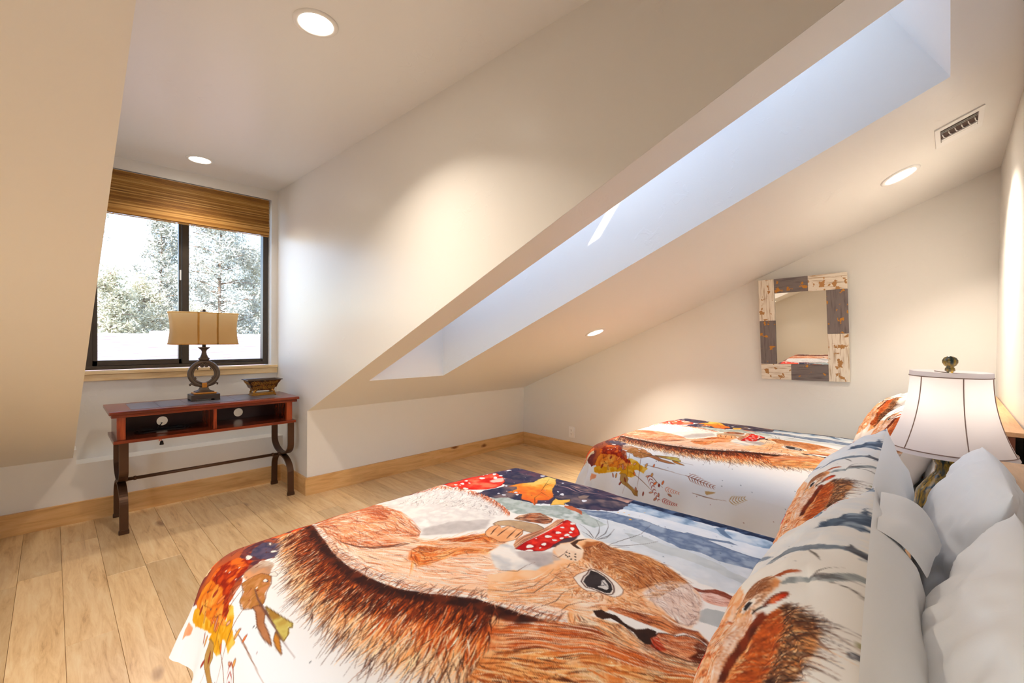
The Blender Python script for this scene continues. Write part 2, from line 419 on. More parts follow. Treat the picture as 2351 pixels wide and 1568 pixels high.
# skylight well
HG = .8
tt = HG / (.296 + SL * .168); YT = SY0 + .168 * tt; YB = SY1 + .02
def zg(y): return zr(y) + HG
sky = struct(empty('window_2', (1.9, 1.5, zr(1.5))))
prof = [(SY0, zr(SY0)), (SY1, zr(SY1)), (YB, zg(YB)), (YT, zg(YT))]
MB().prism(prof, 0, SX1, SX1 + .03).build('well_side', M['wall'], sky)
MB().prism(prof, 0, SX0 - .03, SX0).build('well_side', M['wall'], sky)
MB().prism([(SY1, zr(SY1)), (SY1 + .05, zr(SY1 + .05)), (YB + .05, zg(YB)), (YB, zg(YB))], 0, SX0 - .03, SX1 + .03).build('well_end', M['wall'], sky)
MB().prism([(SY0, zr(SY0)), (SY0 - .05, zr(SY0 - .05)), (YT - .05, zg(YT)), (YT, zg(YT))], 0, SX0 - .03, SX1 + .03).build('well_end', M['wall'], sky)
m_fr, nt_, b_ = mat_new('added_diffuser'); nt_.nodes.remove(b_)
t_ = nt_.nodes.new('ShaderNodeBsdfTranslucent'); t_.inputs[0].default_value = (.78, .85, .88, 1)  # unseen diffusing panes, added to spread soft daylight down the well
nt_.links.new(t_.outputs[0], nt_.nodes['Material Output'].inputs[0])
M['diffuser'] = m_fr
def pane(y0, y1, m):
    vs = [(SX0 + .0, y0, zg(y0)), (SX1, y0, zg(y0)), (SX1, y1, zg(y1)), (SX0, y1, zg(y1))]
    MB().add(vs, [(0, 1, 2, 3)]).build('pane', m, sky)
slot0, slot1 = .850, 1.012  # made-up clear slot, sized to shape the sun patch on the well wall
pane(YT, slot0, M['diffuser']); pane(slot0, slot1, M['glass']); pane(slot1, 2.0, M['diffuser']); pane(2.0, YB, M['diffuser'])
for yb in (YT, slot0, slot1, 2.0, YB):
    MB().prism([(yb - .012, zg(yb) - .01), (yb + .012, zg(yb) - .01), (yb + .012, zg(yb) + .03), (yb - .012, zg(yb) + .03)], 0, SX0 - .03, SX1 + .03).build('glazing_bar', M['bronze'], sky)
for xa, xb in ((SX0 - .03, SX0 + .015), (SX1 - .015, SX1 + .03)):
    vs = [(xx, yy, zg(yy) + dz) for xx in (xa, xb) for yy in (YT, YB) for dz in (-.008, .03)]
    MB().add(vs, [(0, 1, 3, 2), (4, 6, 7, 5), (0, 4, 5, 1), (2, 3, 7, 6), (0, 2, 6, 4), (1, 5, 7, 3)]).build('glazing_rail', M['bronze'], sky)

# baseboards
bt = .018
struct(MB().bbox(XLEFT, XC - .0, YW - bt, YW + .002, 0, BBH, .002).build('baseboard_window', M['alder_x']))
struct(MB().box(XC - bt, XC + .002, YK + .0005, YW - bt, 0, BBH).build('baseboard_return', M['alder_y']))
struct(MB().box(XC - bt, XE, YK - bt, YK + .0005, 0, BBH).build('baseboard_knee', M['alder_x']))
struct(MB().bbox(XE - bt, XE + .002, YH, YK - bt, 0, BBH, .002).build('baseboard_end', M['alder_y']))
struct(MB().bbox(XLEFT, XE - bt, YH - .002, YH + bt, 0, BBH, .002).build('baseboard_headboard', M['alder_x']))

# unseen glazed door, added to bring cool daylight onto the beds
w3 = struct(empty('added_door_1', (XLEFT - .05, .55, GZ0)))
f3 = MB(); f3.bbox(XLEFT - .08, XLEFT - .02, G0, G0 + .04, GZ0, GZ1, .003); f3.bbox(XLEFT - .08, XLEFT - .02, G1 - .04, G1, GZ0, GZ1, .003); f3.bbox(XLEFT - .08, XLEFT - .02, G0 + .04, G1 - .04, GZ0, GZ0 + .04, .003); f3.bbox(XLEFT - .08, XLEFT - .02, G0 + .04, G1 - .04, GZ1 - .04, GZ1, .003)
f3.build('added_door_frame', M['bronze'], w3)
MB().box(XLEFT - .055, XLEFT - .05, G0 + .03, G1 - .03, GZ0 + .03, GZ1 - .03).build('pane', M['glass'], w3)

# window
win = struct(empty('window_1', (.75, YU + .1, WZ0)))
FY0, FY1 = YU + .075, YU + .15; fw = .045; fb = WZ0 + .018
fr = MB()
fr.bbox(WX0 + .004, WX0 + fw, FY0, FY1, fb, WZ1, .003); fr.bbox(WX1 - fw, WX1 - .006, FY0, FY1, fb, WZ1, .003)
fr.bbox(WX0 + .004, WX1 - .006, FY0 - .004, FY1, fb, fb + .026, .003); fr.bbox(WX0 + fw, WX1 - fw, FY0 + .02, FY1, fb + .026, fb + .05, .003)
fr.bbox(WX0 + .004, WX1 - .006, FY0, FY1, WZ1 - .04, WZ1 - .002, .003)
fr.build('window_frame', M['bronze'], win)
MB().bbox(.722, .768, FY0 + .01, FY1, fb + .026, WZ1 - .04, .003).build('mullion', M['bronze'], win)
sa = MB()
sa.bbox(.700, .719, FY0 + .012, FY1 - .02, fb + .026, WZ1 - .04, .002); sa.bbox(WX0 + fw, WX0 + fw + .028, FY0 + .012, FY1 - .02, fb + .026, WZ1 - .04, .002)
sa.bbox(WX0 + fw, .719, FY0 + .012, FY1 - .02, fb + .027, fb + .066, .002)
sash = sa.build('sash', M['bronze'], win)
MB().bbox(.706, .714, FY0 - .006, FY0 + .014, 1.68, 1.76, .002).build('latch', M['white_metal'], win)
MB().box(WX0 + fw + .02, .705, FY0 + .035, FY0 + .039, fb + .05, WZ1 - .05).build('pane', M['glass'], win)
MB().box(.76, WX1 - fw + .005, FY0 + .05, FY0 + .054, fb + .04, WZ1 - .05).build('pane', M['glass'], win)
MB().bbox(XL, XC - .001, YU - .022, FY0 + .005, .967, .989, .003).build('window_sill', M['pine'], win)
MB().bbox(XL, XC - .003, YU - .016, YU + .001, .922, .966, .003).build('apron', M['pine'], win)

# ------------------------------------------------------------------ bamboo roman shade
M['bamboo'] = None
m, nt, b = mat_new('woven_bamboo'); L = nt.links.new
tc = nt.nodes.new('ShaderNodeTexCoord'); mp = nt.nodes.new('ShaderNodeMapping'); mp.inputs['Scale'].default_value = (5, 1, 118); L(tc.outputs['Object'], mp.inputs[0])
wn_ = nt.nodes.new('ShaderNodeTexWhiteNoise'); wn_.noise_dimensions = '1D'
sp = nt.nodes.new('ShaderNodeSeparateXYZ'); L(mp.outputs[0], sp.inputs[0]); fl_ = nt.nodes.new('ShaderNodeMath'); fl_.operation = 'FLOOR'; L(sp.outputs['Z'], fl_.inputs[0]); L(fl_.outputs[0], wn_.inputs['W'])
no = nt.nodes.new('ShaderNodeTexNoise'); no.inputs['Scale'].default_value = 1.2; no.inputs['Detail'].default_value = 4; L(mp.outputs[0], no.inputs['Vector'])
mm = nt.nodes.new('ShaderNodeMath'); mm.operation = 'MULTIPLY_ADD'; mm.inputs[1].default_value = .55; L(wn_.outputs['Value'], mm.inputs[0])
m5 = nt.nodes.new('ShaderNodeMath'); m5.operation = 'MULTIPLY'; m5.inputs[1].default_value = .6; L(no.outputs['Fac'], m5.inputs[0]); L(m5.outputs[0], mm.inputs[2])
rp = nt.nodes.new('ShaderNodeValToRGB'); e = rp.color_ramp.elements; e[0].position = .16; e[0].color = lin(84, 48, 16); e[1].position = .9; e[1].color = lin(232, 186, 110)
k = e.new(.32); k.color = lin(160, 108, 44); k = e.new(.6); k.color = lin(192, 138, 62)
L(mm.outputs[0], rp.inputs[0]); L(rp.outputs[0], b.inputs['Base Color']); b.inputs['Roughness'].default_value = .55
tr = nt.nodes.new('ShaderNodeBsdfTranslucent'); L(rp.outputs[0], tr.inputs[0]); ms = nt.nodes.new('ShaderNodeMixShader'); ms.inputs[0].default_value = .22
L(b.outputs[0], ms.inputs[1]); L(tr.outputs[0], ms.inputs[2]); L(ms.outputs[0], nt.nodes['Material Output'].inputs[0])
M['bamboo'] = m
sh = tag(empty('roman_shade', (.75, YU, 2.42)), 'woven bamboo roman shade drawn up at the top of the window', 'window shade')
BX0, BX1 = WX0 + .008, WX1 - .024
mb = MB(); z = 2.424; brng = random.Random(5); k = 0
while z > 2.185:
    h = brng.uniform(.0062, .0088); y0 = YU - .004 - .006 * math.sin((2.424 - z) / .24 * 1.2)
    mb.box(BX0 + brng.uniform(-.002, .002), BX1 + brng.uniform(-.002, .002), y0 - .0018 - brng.uniform(0, .0030), y0 + .0018, z - h + .0016, z); z -= h
mb.build('woven_slats', M['bamboo'], sh)['kind'] = 'stuff'
for lay in range(4):                      # folds stacked below
    mb = MB(); zt = 2.192 - .019 * lay; d0 = .004 + .009 * (lay + 1)
    z = zt
    while z > zt - .034:
        h = brng.uniform(.006, .008); u = (zt - z) / .034
        y0 = YU - .008 - d0 + .030 * max(0, u - .35) ** 1.5 + .010 * max(0, .3 - u)
        mb.box(BX0 + .002 * lay, BX1 - .004 * lay, y0 - .002, y0 + .002, z - h + .0005, z); z -= h
    mb.build('fold', M['bamboo'], sh)['kind'] = 'stuff'
MB().box(BX0 + .003, BX1 - .003, YU + .001, YU + .003, 2.15, 2.42).build('added_light_block', M['bamboo'], sh)  # solid sheet added to stop daylight showing through the slat gaps
MB().bbox(BX0, BX1, YU + .004, YU + .03, 2.405, 2.43, .002).build('headrail', M['white_metal'], sh)

# ------------------------------------------------------------------ recessed lights
M['lens'] = mat_emit('lamp_lens', (1.0, .93, .80, 1), 16.0)
M['trimring'] = mat_plain('white_trim', (.85, .84, .82, 1), .4)
def recessed(c, n, label, power=LAMP_W, spread=112):
    n = Vector(n).normalized()       # pointing into the room
    o = tag(empty('recessed_light', (0, 0, 0)), label, 'ceiling light')
    q = Vector((0, 0, -1)).rotation_difference(n)
    R1, R2 = .085, .064
    mb = MB(); mb.lathe([(R1, .001), (R1, -.004), (R1 - .004, -.007), (R2 + .003, -.007), (R2, -.004), (R2, .001)], 0, 0, 40, caps=False)
    r1 = mb.build('trim_ring', M['trimring'], o)
    mb = MB(); mb.lathe([(R2, -.0035), (R2 * .6, -.0042), (.001, -.0045)], 0, 0, 40, caps=False)
    r2 = mb.build('lens', M['lens'], o)
    o.location = Vector(c); o.rotation_mode = 'QUATERNION'; o.rotation_quaternion = q
    ld = bpy.data.lights.new('lamp_light', 'AREA'); ld.shape = 'DISK'; ld.size = .13; ld.energy = power; ld.color = LAMP_COL; ld.spread = math.radians(spread)
    lo = bpy.data.objects.new('lamp_light', ld); col.objects.link(lo); lo.parent = o; lo.location = (0, 0, -.010)
    return o
recessed((.745, 1.85, ZD), (0, 0, -1), 'round recessed light in the flat ceiling between the window and the beds', LAMP_W * .95, 122)
recessed((.75, 3.905, ZD), (0, 0, -1), 'round recessed light in the flat ceiling just above the bamboo shade', LAMP_W * .3, 122)
recessed((3.085, .203, zr(.203)), -NR, 'round recessed light in the sloped ceiling beside the air vent', LAMP_W * .8)
recessed((3.145, 2.108, zr(2.108)), -NR, 'round recessed light low in the sloped ceiling above the far floor', LAMP_W * .85)
recessed((-.55, .203, zr(.203)), -NR, 'added unseen fill light in the sloped ceiling over the bare side of the room', LAMP_W * .12)  # dim fill lamp added out of view, mirroring the visible ones
recessed((-.55, 2.108, zr(2.108)), -NR, 'added unseen fill light in the sloped ceiling near the far side wall', LAMP_W * .12)  # second dim fill lamp added out of view

# ------------------------------------------------------------------ air vent in the slope
def roof_frame(x, y):
    """matrix: local x = world X, local y = down-slope (+Y), local z = into the room"""
    ex = Vector((1, 0, 0)); ez = -NR; ey = ez.cross(ex)
    mtx = Matrix((ex, ey, ez)).transposed().to_4x4(); mtx.translation = Vector((x, y, zr(y))); return mtx
vent = tag(empty('air_vent'), 'white steel air register with dark louvre slots in sloped ceiling', 'air vent')
vw, vl = .127, .083        # half sizes in X and slope direction
ox0, ox1, oy = -.092, .070, .064
mb = MB()
mb.bbox(-vw, ox0, -vl, vl, 0, .006, .0015); mb.bbox(ox1, vw, -vl, vl, 0, .006, .0015); mb.bbox(ox0 - .002, ox1 + .002, -vl, -oy, 0, .006, .0015); mb.bbox(ox0 - .002, ox1 + .002, oy, vl, 0, .006, .0015)
mb.build('vent_frame', M['trimring'], vent)
MB().box(ox0 - .001, ox1 + .001, -oy - .001, oy + .001, .0004, .0014).build('vent_shade', M['dark'], vent)  # flat dark sheet painted as the shade behind the louvres
for i in range(2):
    x0 = ox0 + .020 + .017 * i
    MB().strap([(x0, 0, .006), (x0 + .003, 0, .0016)], (0, 1, 0), 2 * oy - .004, .0014).build('louver', M['trimring'], vent)
for i in range(6):
    yy = -oy + .006 + i * (2 * oy - .018) / 5
    MB().strap([(-.034, yy, .004), (-.010, yy + .002, .004), (.012, yy + .005, .004), (.028, yy + .011, .003)], (0, .15, 1), .005, .003).build('fin', M['trimring'], vent)
for i in range(2):
    x0 = .030 + .020 * i
    MB().bbox(x0, x0 + .018, -oy + .002, oy - .002, .001, .008, .002).build('louver', M['trimring'], vent)
vent.matrix_world = roof_frame(2.822, -.009) @ Matrix.Rotation(0, 4, 'Z')

# ------------------------------------------------------------------ outlet
ot = tag(empty('wall_outlet', (XE, 2.894, .241)), 'white duplex power outlet on end wall above baseboard', 'outlet')
MB().bbox(XE - .009, XE + .001, 2.894 - .036, 2.894 + .036, .241 - .058, .241 + .058, .002).build('cover_plate', M['white_metal'], ot)
for dz in (-.02, .02):
    rc = MB().bbox(XE - .0115, XE - .008, 2.894 - .017, 2.894 + .017, .241 + dz - .0165, .241 + dz + .0165, .002).build('receptacle', M['white_metal'], ot)
    mb = MB()
    for dy in (-.006, .006): mb.box(XE - .0119, XE - .011, 2.894 + dy - .0012, 2.894 + dy + .0012, .241 + dz - .001, .241 + dz + .008)
    mb.box(XE - .0119, XE - .011, 2.894 - .002, 2.894 + .002, .241 + dz - .010, .241 + dz - .006)
    mb.build('slot', M['dark'], rc)

# ------------------------------------------------------------------ mirror
def mat_paintwood(name, paint, under, axis, amt, grain_dark):
    m, nt, b = mat_new(name); L = nt.links.new
    tc = nt.nodes.new('ShaderNodeTexCoord'); oi = nt.nodes.new('ShaderNodeObjectInfo')
    ad = nt.nodes.new('ShaderNodeVectorMath'); ad.operation = 'ADD'; L(tc.outputs['Object'], ad.inputs[0])
    cx = nt.nodes.new('ShaderNodeCombineXYZ'); ml = nt.nodes.new('ShaderNodeMath'); ml.operation = 'MULTIPLY'; ml.inputs[1].default_value = 50; L(oi.outputs['Random'], ml.inputs[0])
    for i in range(3): L(ml.outputs[0], cx.inputs[i])
    L(cx.outputs[0], ad.inputs[1])
    mp = nt.nodes.new('ShaderNodeMapping'); s = [90, 90, 90]; s['XYZ'.index(axis)] = 8; mp.inputs['Scale'].default_value = s; L(ad.outputs[0], mp.inputs[0])
    n1 = nt.nodes.new('ShaderNodeTexNoise'); n1.inputs['Scale'].default_value = 1; n1.inputs['Detail'].default_value = 4; L(mp.outputs[0], n1.inputs[0])
    n2 = nt.nodes.new('ShaderNodeTexNoise'); n2.inputs['Scale'].default_value = 22; n2.inputs['Detail'].default_value = 3; L(ad.outputs[0], n2.inputs[0])
    r2 = nt.nodes.new('ShaderNodeMapRange'); r2.inputs[1].default_value = amt; r2.inputs[2].default_value = amt + .02; L(n2.outputs['Fac'], r2.inputs[0])
    rp = nt.nodes.new('ShaderNodeValToRGB'); e = rp.color_ramp.elements; e[0].position = .28; e[0].color = grain_dark; e[1].position = .5; e[1].color = paint; L(n1.outputs['Fac'], rp.inputs[0])
    mx = nt.nodes.new('ShaderNodeMix'); mx.data_type = 'RGBA'; L(r2.outputs[0], mx.inputs['Factor']); L(rp.outputs[0], mx.inputs['A']); mx.inputs['B'].default_value = under
    L(mx.outputs['Result'], b.inputs['Base Color']); b.inputs['Roughness'].default_value = .7
    bp = nt.nodes.new('ShaderNodeBump'); bp.inputs['Strength'].default_value = .5; bp.inputs['Distance'].default_value = .002; L(n1.outputs['Fac'], bp.inputs['Height']); L(bp.outputs[0], b.inputs['Normal'])
    return m
PWh = {a: mat_paintwood('chipped_white_' + a, lin(236, 226, 210), lin(176, 128, 74), a, .61, lin(176, 146, 110)) for a in 'YZ'}
PGr = {a: mat_paintwood('worn_grey_' + a, lin(122, 112, 110), lin(196, 132, 44), a, .63, lin(92, 82, 80)) for a in 'YZ'}
mi = tag(empty('wall_mirror', (0, 0, 0)), 'rustic wall mirror framed in chipped white and grey wood blocks', 'mirror')
MWd, MHt = .558, .766
def mblock(p0, p1, q0, q1, m):      # p from left, q from top, seen from the room
    t = .024 + random.uniform(-.001, .001)
    MB().bbox(-t, 0, MWd / 2 - p1 + .0006, MWd / 2 - p0 - .0006, MHt / 2 - q1 + .0006, MHt / 2 - q0 - .0006, .002).build('frame_block', m, mi)
mblock(0, .108, 0, .315, PWh['Z']); mblock(0, .108, .315, .646, PGr['Z'])
mblock(.108, .326, 0, .110, PGr['Y']); mblock(.326, .558, 0, .115, PWh['Y'])
mblock(.435, .558, .115, .425, PGr['Z']); mblock(.435, .558, .425, .766, PWh['Z'])
mblock(0, .205, .646, .766, PWh['Y']); mblock(.205, .435, .646, .766, PGr['Y'])
MB().box(-.012, -.006, MWd / 2 - .438, MWd / 2 - .105, MHt / 2 - .65, MHt / 2 - .108).build('mirror_glass', M['mirror'], mi)
mi.location = (XE - .025, .786, 1.345); mi.rotation_euler = (math.radians(-1.8), math.radians(-3.6), 0)

# ------------------------------------------------------------------ console table
M['mahog'] = mat_wood('mahogany', [(.2, lin(70, 22, 10)), (.5, lin(120, 46, 20)), (.8, lin(154, 66, 30))], 'X', 1.3, rough=.22, bump=.03, spec=.6)
M['mahog_z'] = mat_wood('mahogany_post', [(.2, lin(96, 34, 14)), (.5, lin(150, 60, 26)), (.8, lin(176, 80, 36))], 'Z', 1.3, rough=.25, bump=.03, spec=.6)
M['mahog_dark'] = mat_plain('dark_stain', lin(58, 34, 32), .25, noise=.15, nscale=14)
M['slate'] = mat_plain('slate_inlay', lin(104, 100, 108), .3, noise=.25, nscale=9)
M['iron'] = mat_plain('brown_iron', lin(84, 58, 40), .42, .55, noise=.15, nscale=12, bump=.2, bscale=60)
ct = tag(empty('console_table', (.79, 3.82, 0)), 'mahogany console table with open shelves and curved iron legs under window', 'console table')
TZ = .782
tp = MB().bbox(.236, 1.338, 3.598, 4.03, TZ - .020, TZ, .004).bbox(.248, 1.326, 3.612, 4.02, TZ - .040, TZ - .021, .003).build('tabletop', M['mahog'], ct)
for i in range(6):
    x0 = .345 + i * .148
    MB().bbox(x0, x0 + .146, 3.66, 3.975, TZ - .004, TZ + .0008, .0006).build('inlay_tile', M['slate'], tp)
bz0, bz1 = .600, TZ - .040
for xa, xb in ((.275, .318), (1.258, 1.300)):
    MB().bbox(xa, xb, 3.64, 3.672, bz0, bz1, .002).build('post', M['mahog_z'], ct)
MB().bbox(.276, .292, 3.672, 4.0, bz0, bz1, .001).build('side_panel', M['mahog'], ct)
MB().bbox(1.283, 1.299, 3.672, 4.0, bz0, bz1, .001).build('side_panel', M['mahog'], ct)
MB().bbox(.782, .802, 3.648, 3.985, bz0, bz1, .001).build('divider', M['mahog_z'], ct)
MB().bbox(.258, 1.322, 3.622, 4.005, bz0 - .020, bz0, .003).build('shelf', M['mahog'], ct)
# back panels, each with a round cable hole
def holed(x0, x1, z0, z1, cx, cz, r, y0, y1):
    n = 32; vs = []; fs = []
    ring = [(cx + r * math.cos(2 * math.pi * k / n), cz + r * math.sin(2 * math.pi * k / n)) for k in range(n)]
    def edge(k):
        a = 2 * math.pi * k / n; dx, dz = math.cos(a), math.sin(a); t = 1e9
        if dx > 1e-9: t = min(t, (x1 - cx) / dx)
        if dx < -1e-9: t = min(t, (x0 - cx) / dx)
        if dz > 1e-9: t = min(t, (z1 - cz) / dz)
        if dz < -1e-9: t = min(t, (z0 - cz) / dz)
        return (cx + dx * t, cz + dz * t)
    outer = [edge(k) for k in range(n)]
    mb = MB()
    for y in (y0, y1):
        b0 = len(vs); vs += [(p[0], y, p[1]) for p in ring] + [(p[0], y, p[1]) for p in outer]
        for k in range(n): fs.append((b0 + k, b0 + (k + 1) % n, b0 + n + (k + 1) % n, b0 + n + k))
    for k in range(n): fs.append((k, (k + 1) % n, 2 * n + (k + 1) % n, 2 * n + k))
    for (sx, sz) in ((x0, z0), (x1, z0), (x1, z1), (x0, z1)):      # corner fillers
        ks = [k for k in range(n) if (outer[k][0] - sx) ** 2 < .06 and (outer[k][1] - sz) ** 2 < .06]
        hx = [k for k in range(n) if abs(outer[k][0] - sx) < 1e-6]; hz = [k for k in range(n) if abs(outer[k][1] - sz) < 1e-6]
        if not hx or not hz: continue
        pa = outer[min(hx, key=lambda k: abs(outer[k][1] - sz))]; pb = outer[min(hz, key=lambda k: abs(outer[k][0] - sx))]
        b0 = len(vs); vs += [(pa[0], y0, pa[1]), (sx, y0, sz), (pb[0], y0, pb[1])]; fs.append((b0, b0 + 1, b0 + 2))
    mb.add(vs, fs); return mb
holed(.292, .784, bz0, bz1, .545, .640, .032, 3.985, 3.992).build('back_panel', M['mahog_dark'], ct)
holed(.800, 1.284, bz0, bz1, 1.020, .646, .032, 3.985, 3.992).build('back_panel', M['mahog_dark'], ct)
for lx in (.313, 1.308):
    lg = empty('leg_frame', (lx, 3.875, 0), ct)
    for sgn in (-1, 1):
        up = [(lx, 3.875 + sgn * .183 * math.cos(a), .40 - .098 * math.sin(a)) for a in np.linspace(0, math.pi / 2 * .985, 14)]
        up = [(lx, 3.875 + sgn * .183, .582)] + up
        MB().strap(up, (1, 0, 0), .046, .012).build('upper_leg', M['iron'], lg)
        lo = [(lx, 3.875 + sgn * .183 * math.cos(a), .17 + .118 * math.sin(a)) for a in np.linspace(0, math.pi / 2 * .985, 14)]
        lo = [(lx, 3.875 + sgn * .187, .0)] + lo
        MB().strap(lo, (1, 0, 0), .044, .012).build('lower_leg', M['iron'], lg)
        y0 = 3.875 + sgn * .187
        MB().bbox(lx - .026, lx + .026, y0 - .012, y0 + .012, 0, .020, .003).bbox(lx - .025, lx + .025, y0 - .010, y0 + .010, .020, .026, .002).build('foot', M['iron'], lg)
    MB().bbox(lx - .026, lx + .026, 3.875 - .018, 3.875 + .018, .288, .303, .003).build('clamp', M['iron'], lg)
st = MB().tube([(.335, 3.875, .2955), (1.286, 3.875, .2955)], .0115, 12)
for xx in (.340, .385, 1.236, 1.281): st.tube([(xx - .007, 3.875, .2955), (xx + .007, 3.875, .2955)], .0145, 12)
st.build('stretcher', M['iron'], ct)

# cord lying in the console and its plug hanging below
M['cord'] = mat_plain('black_cord', lin(34, 26, 24), .4)
M['redwire'] = mat_plain('copper_tag', lin(206, 116, 96), .5)
cd = tag(empty('power_cord', (.5, 3.9, .6)), 'thin black power cord coiled on the console shelf', 'cord')
pts = []
for i in range(70):
    t = i / 69; a = t * 4.2 * math.pi
    pts.append((.53 + .16 * math.cos(a) * (1 - .25 * t), 3.83 + .055 * math.sin(a), .604 + .006 * t + .004 * math.sin(3 * a)))
pts += [(.50, 3.86, .612), (.515, 3.90, .622), (.535, 3.94, .630), (.545, 3.985, .628), (.545, 4.03, .622), (.545, 4.05, .60), (.546, 4.05, .55)]
MB().tube(pts, .0028, 6).build('cable', M['cord'], cd)
pg = tag(empty('hanging_plug', (.50, 3.70, .545)), 'small dark plug with reddish tag dangling under the console shelf', 'plug')
MB().tube([(.496, 3.70, .581), (.497, 3.70, .570), (.500, 3.70, .555)], .0022, 6).build('wire', M['redwire'], pg)
MB().box(.488, .494, 3.698, 3.702, .555, .582).box(.498, .503, 3.698, 3.702, .558, .582).build('tag_strip', M['redwire'], pg)
MB().lathe([(.004, .556), (.008, .552), (.011, .536), (.012, .534), (.012, .530)], .503, 3.70, 12).build('plug_body', M['cord'], pg)
MB().box(.498, .500, 3.697, 3.703, .520, .531).box(.506, .508, 3.697, 3.703, .520, .531).build('prong', M['trimring'], pg)

# ------------------------------------------------------------------ table lamp on the console
M['lampdark'] = mat_plain('aged_bronze', lin(92, 78, 66), .4, .35, noise=.3, nscale=30)
M['lampblack'] = mat_plain('espresso', lin(62, 50, 44), .35, noise=.1)
M['gold'] = mat_plain('gold_leaf', lin(186, 124, 46), .35, .4, noise=.2, nscale=40)
M['shade1'] = mat_fabric('tan_linen_shade', lin(226, 190, 132), .8, .45, 500, .05)
M['shade1b'] = mat_fabric('tan_band', lin(250, 228, 182), .8, .96, 500, .05)
lx, ly, lz = .768, 3.86, TZ
tl = tag(empty('table_lamp', (lx, ly, lz)), 'bronze scroll lamp with wide tan waisted shade on the console', 'lamp')
mb = MB(); mb.bbox(lx - .088, lx + .088, ly - .062, ly + .062, lz + .012, lz + .046, .004)
for sx in (-1, 1):
    for sy in (-1, 1):
        cx_, cy_ = lx + sx * .072, ly + sy * .050; mb.bbox(cx_ - .016, cx_ + .016, cy_ - .012, cy_ + .012, lz, lz + .013, .002)
mb.build('plinth', M['lampblack'], tl)
MB().bbox(lx - .070, lx + .070, ly - .048, ly + .048, lz + .046, lz + .058, .005).build('gilt_step', M['gold'], tl)
def frust(levels):
    vs = []; fs = []
    for (hx, hy, z) in levels: vs += [(lx - hx, ly - hy, z), (lx + hx, ly - hy, z), (lx + hx, ly + hy, z), (lx - hx, ly + hy, z)]
    for i in range(len(levels) - 1):
        for k in range(4): fs.append((4 * i + k, 4 * i + (k + 1) % 4, 4 * i + 4 + (k + 1) % 4, 4 * i + 4 + k))
    fs += [(3, 2, 1, 0), tuple(4 * (len(levels) - 1) + k for k in range(4))]
    return MB().add(vs, fs)
frust([(.055, .040, lz + .058), (.055, .040, lz + .064), (.042, .030, lz + .068), (.030, .022, lz + .076), (.024, .018, lz + .090), (.024, .018, lz + .096)]).build('pedestal', M['lampdark'], tl)
rc_z = lz + .190; ring = []
for a in np.linspace(-math.pi * .5 + .0, math.pi * 1.5, 49)[:-1]:
    ring.append((lx + .082 * math.cos(a) * (1 + .05 * math.cos(2 * a)), ly, rc_z + .086 * math.sin(a)))
mb = MB(); mb.tube(ring, .0145, 10, closed=True)
rin = [(lx + (p[0] - lx) * .82, ly, rc_z + (p[2] - rc_z) * .82) for p in ring]; mb.tube(rin, .009, 8, closed=True)
mb.build('ring', M['lampdark'], tl)
def spiral(cx_, cz_, r0, turns, sgn, a0, y, n=26):
    return [(cx_ + sgn * r0 * (1 - .85 * i / (n - 1)) * math.cos(a0 + turns * 2 * math.pi * i / (n - 1)), y, cz_ + r0 * (1 - .85 * i / (n - 1)) * math.sin(a0 + turns * 2 * math.pi * i / (n - 1))) for i in range(n)]
mb = MB()
for s_ in (-1, 1):
    mb.tube(spiral(lx + s_ * .015, rc_z + .060, .015, 1.4, s_, 1.57, ly - .010), .0042, 6)
    mb.tube([(lx + s_ * .058, ly, rc_z + .052), (lx + s_ * .045, ly - .004, rc_z + .044), (lx + s_ * .038, ly - .006, rc_z + .034), (lx + s_ * .044, ly - .006, rc_z + .028)], [.008, .007, .005, .003], 6)
    mb.tube([(lx + s_ * .056, ly, rc_z - .044), (lx + s_ * .050, ly - .003, rc_z - .030), (lx + s_ * .054, ly - .004, rc_z - .020)], [.008, .006, .003], 6)
    mb.tube([(lx + s_ * .020, ly, rc_z - .088), (lx + s_ * .050, ly, rc_z - .080), (lx + s_ * .074, ly, rc_z - .068), (lx + s_ * .084, ly, rc_z - .074), (lx + s_ * .082, ly, rc_z - .084)], [.009, .009, .008, .007, .005], 8)
    mb.tube([(lx + s_ * .010, ly, rc_z + .094), (lx + s_ * .030, ly, rc_z + .088), (lx + s_ * .028, ly, rc_z + .076)], [.010, .010, .006], 8)
mb.build('scrollwork', M['lampdark'], tl)['kind'] = 'stuff'
MB().bbox(lx - .015, lx + .015, ly - .022, ly + .022, rc_z - .100, rc_z - .064, .003).build('gilt_clip', M['gold'], tl)
n0 = rc_z + .094
MB().lathe([(.018, n0), (.030, n0 + .006), (.036, n0 + .013), (.034, n0 + .018), (.026, n0 + .024), (.018, n0 + .044), (.014, n0 + .062), (.017, n0 + .076), (.030, n0 + .088), (.037, n0 + .093), (.037, n0 + .096), (.012, n0 + .098)], lx, ly, 28).build('neck', M['lampdark'], tl)
MB().lathe([(.009, n0 + .096), (.012, n0 + .100), (.012, n0 + .125), (.004, n0 + .13), (.003, n0 + .36), (.002, n0 + .365)], lx, ly, 14).build('socket', M['lampblack'], tl)
sz0, sz1 = 1.184, 1.412
def shade_ring(z, hx, hy, n=64, e=5.0):
    out = []
    for k in range(n):
        a = 2 * math.pi * k / n; c, s_ = math.cos(a), math.sin(a); r = (abs(c) ** e + abs(s_) ** e) ** (-1 / e)
        out.append((lx + hx * r * c, ly + hy * r * s_, z))
    return out
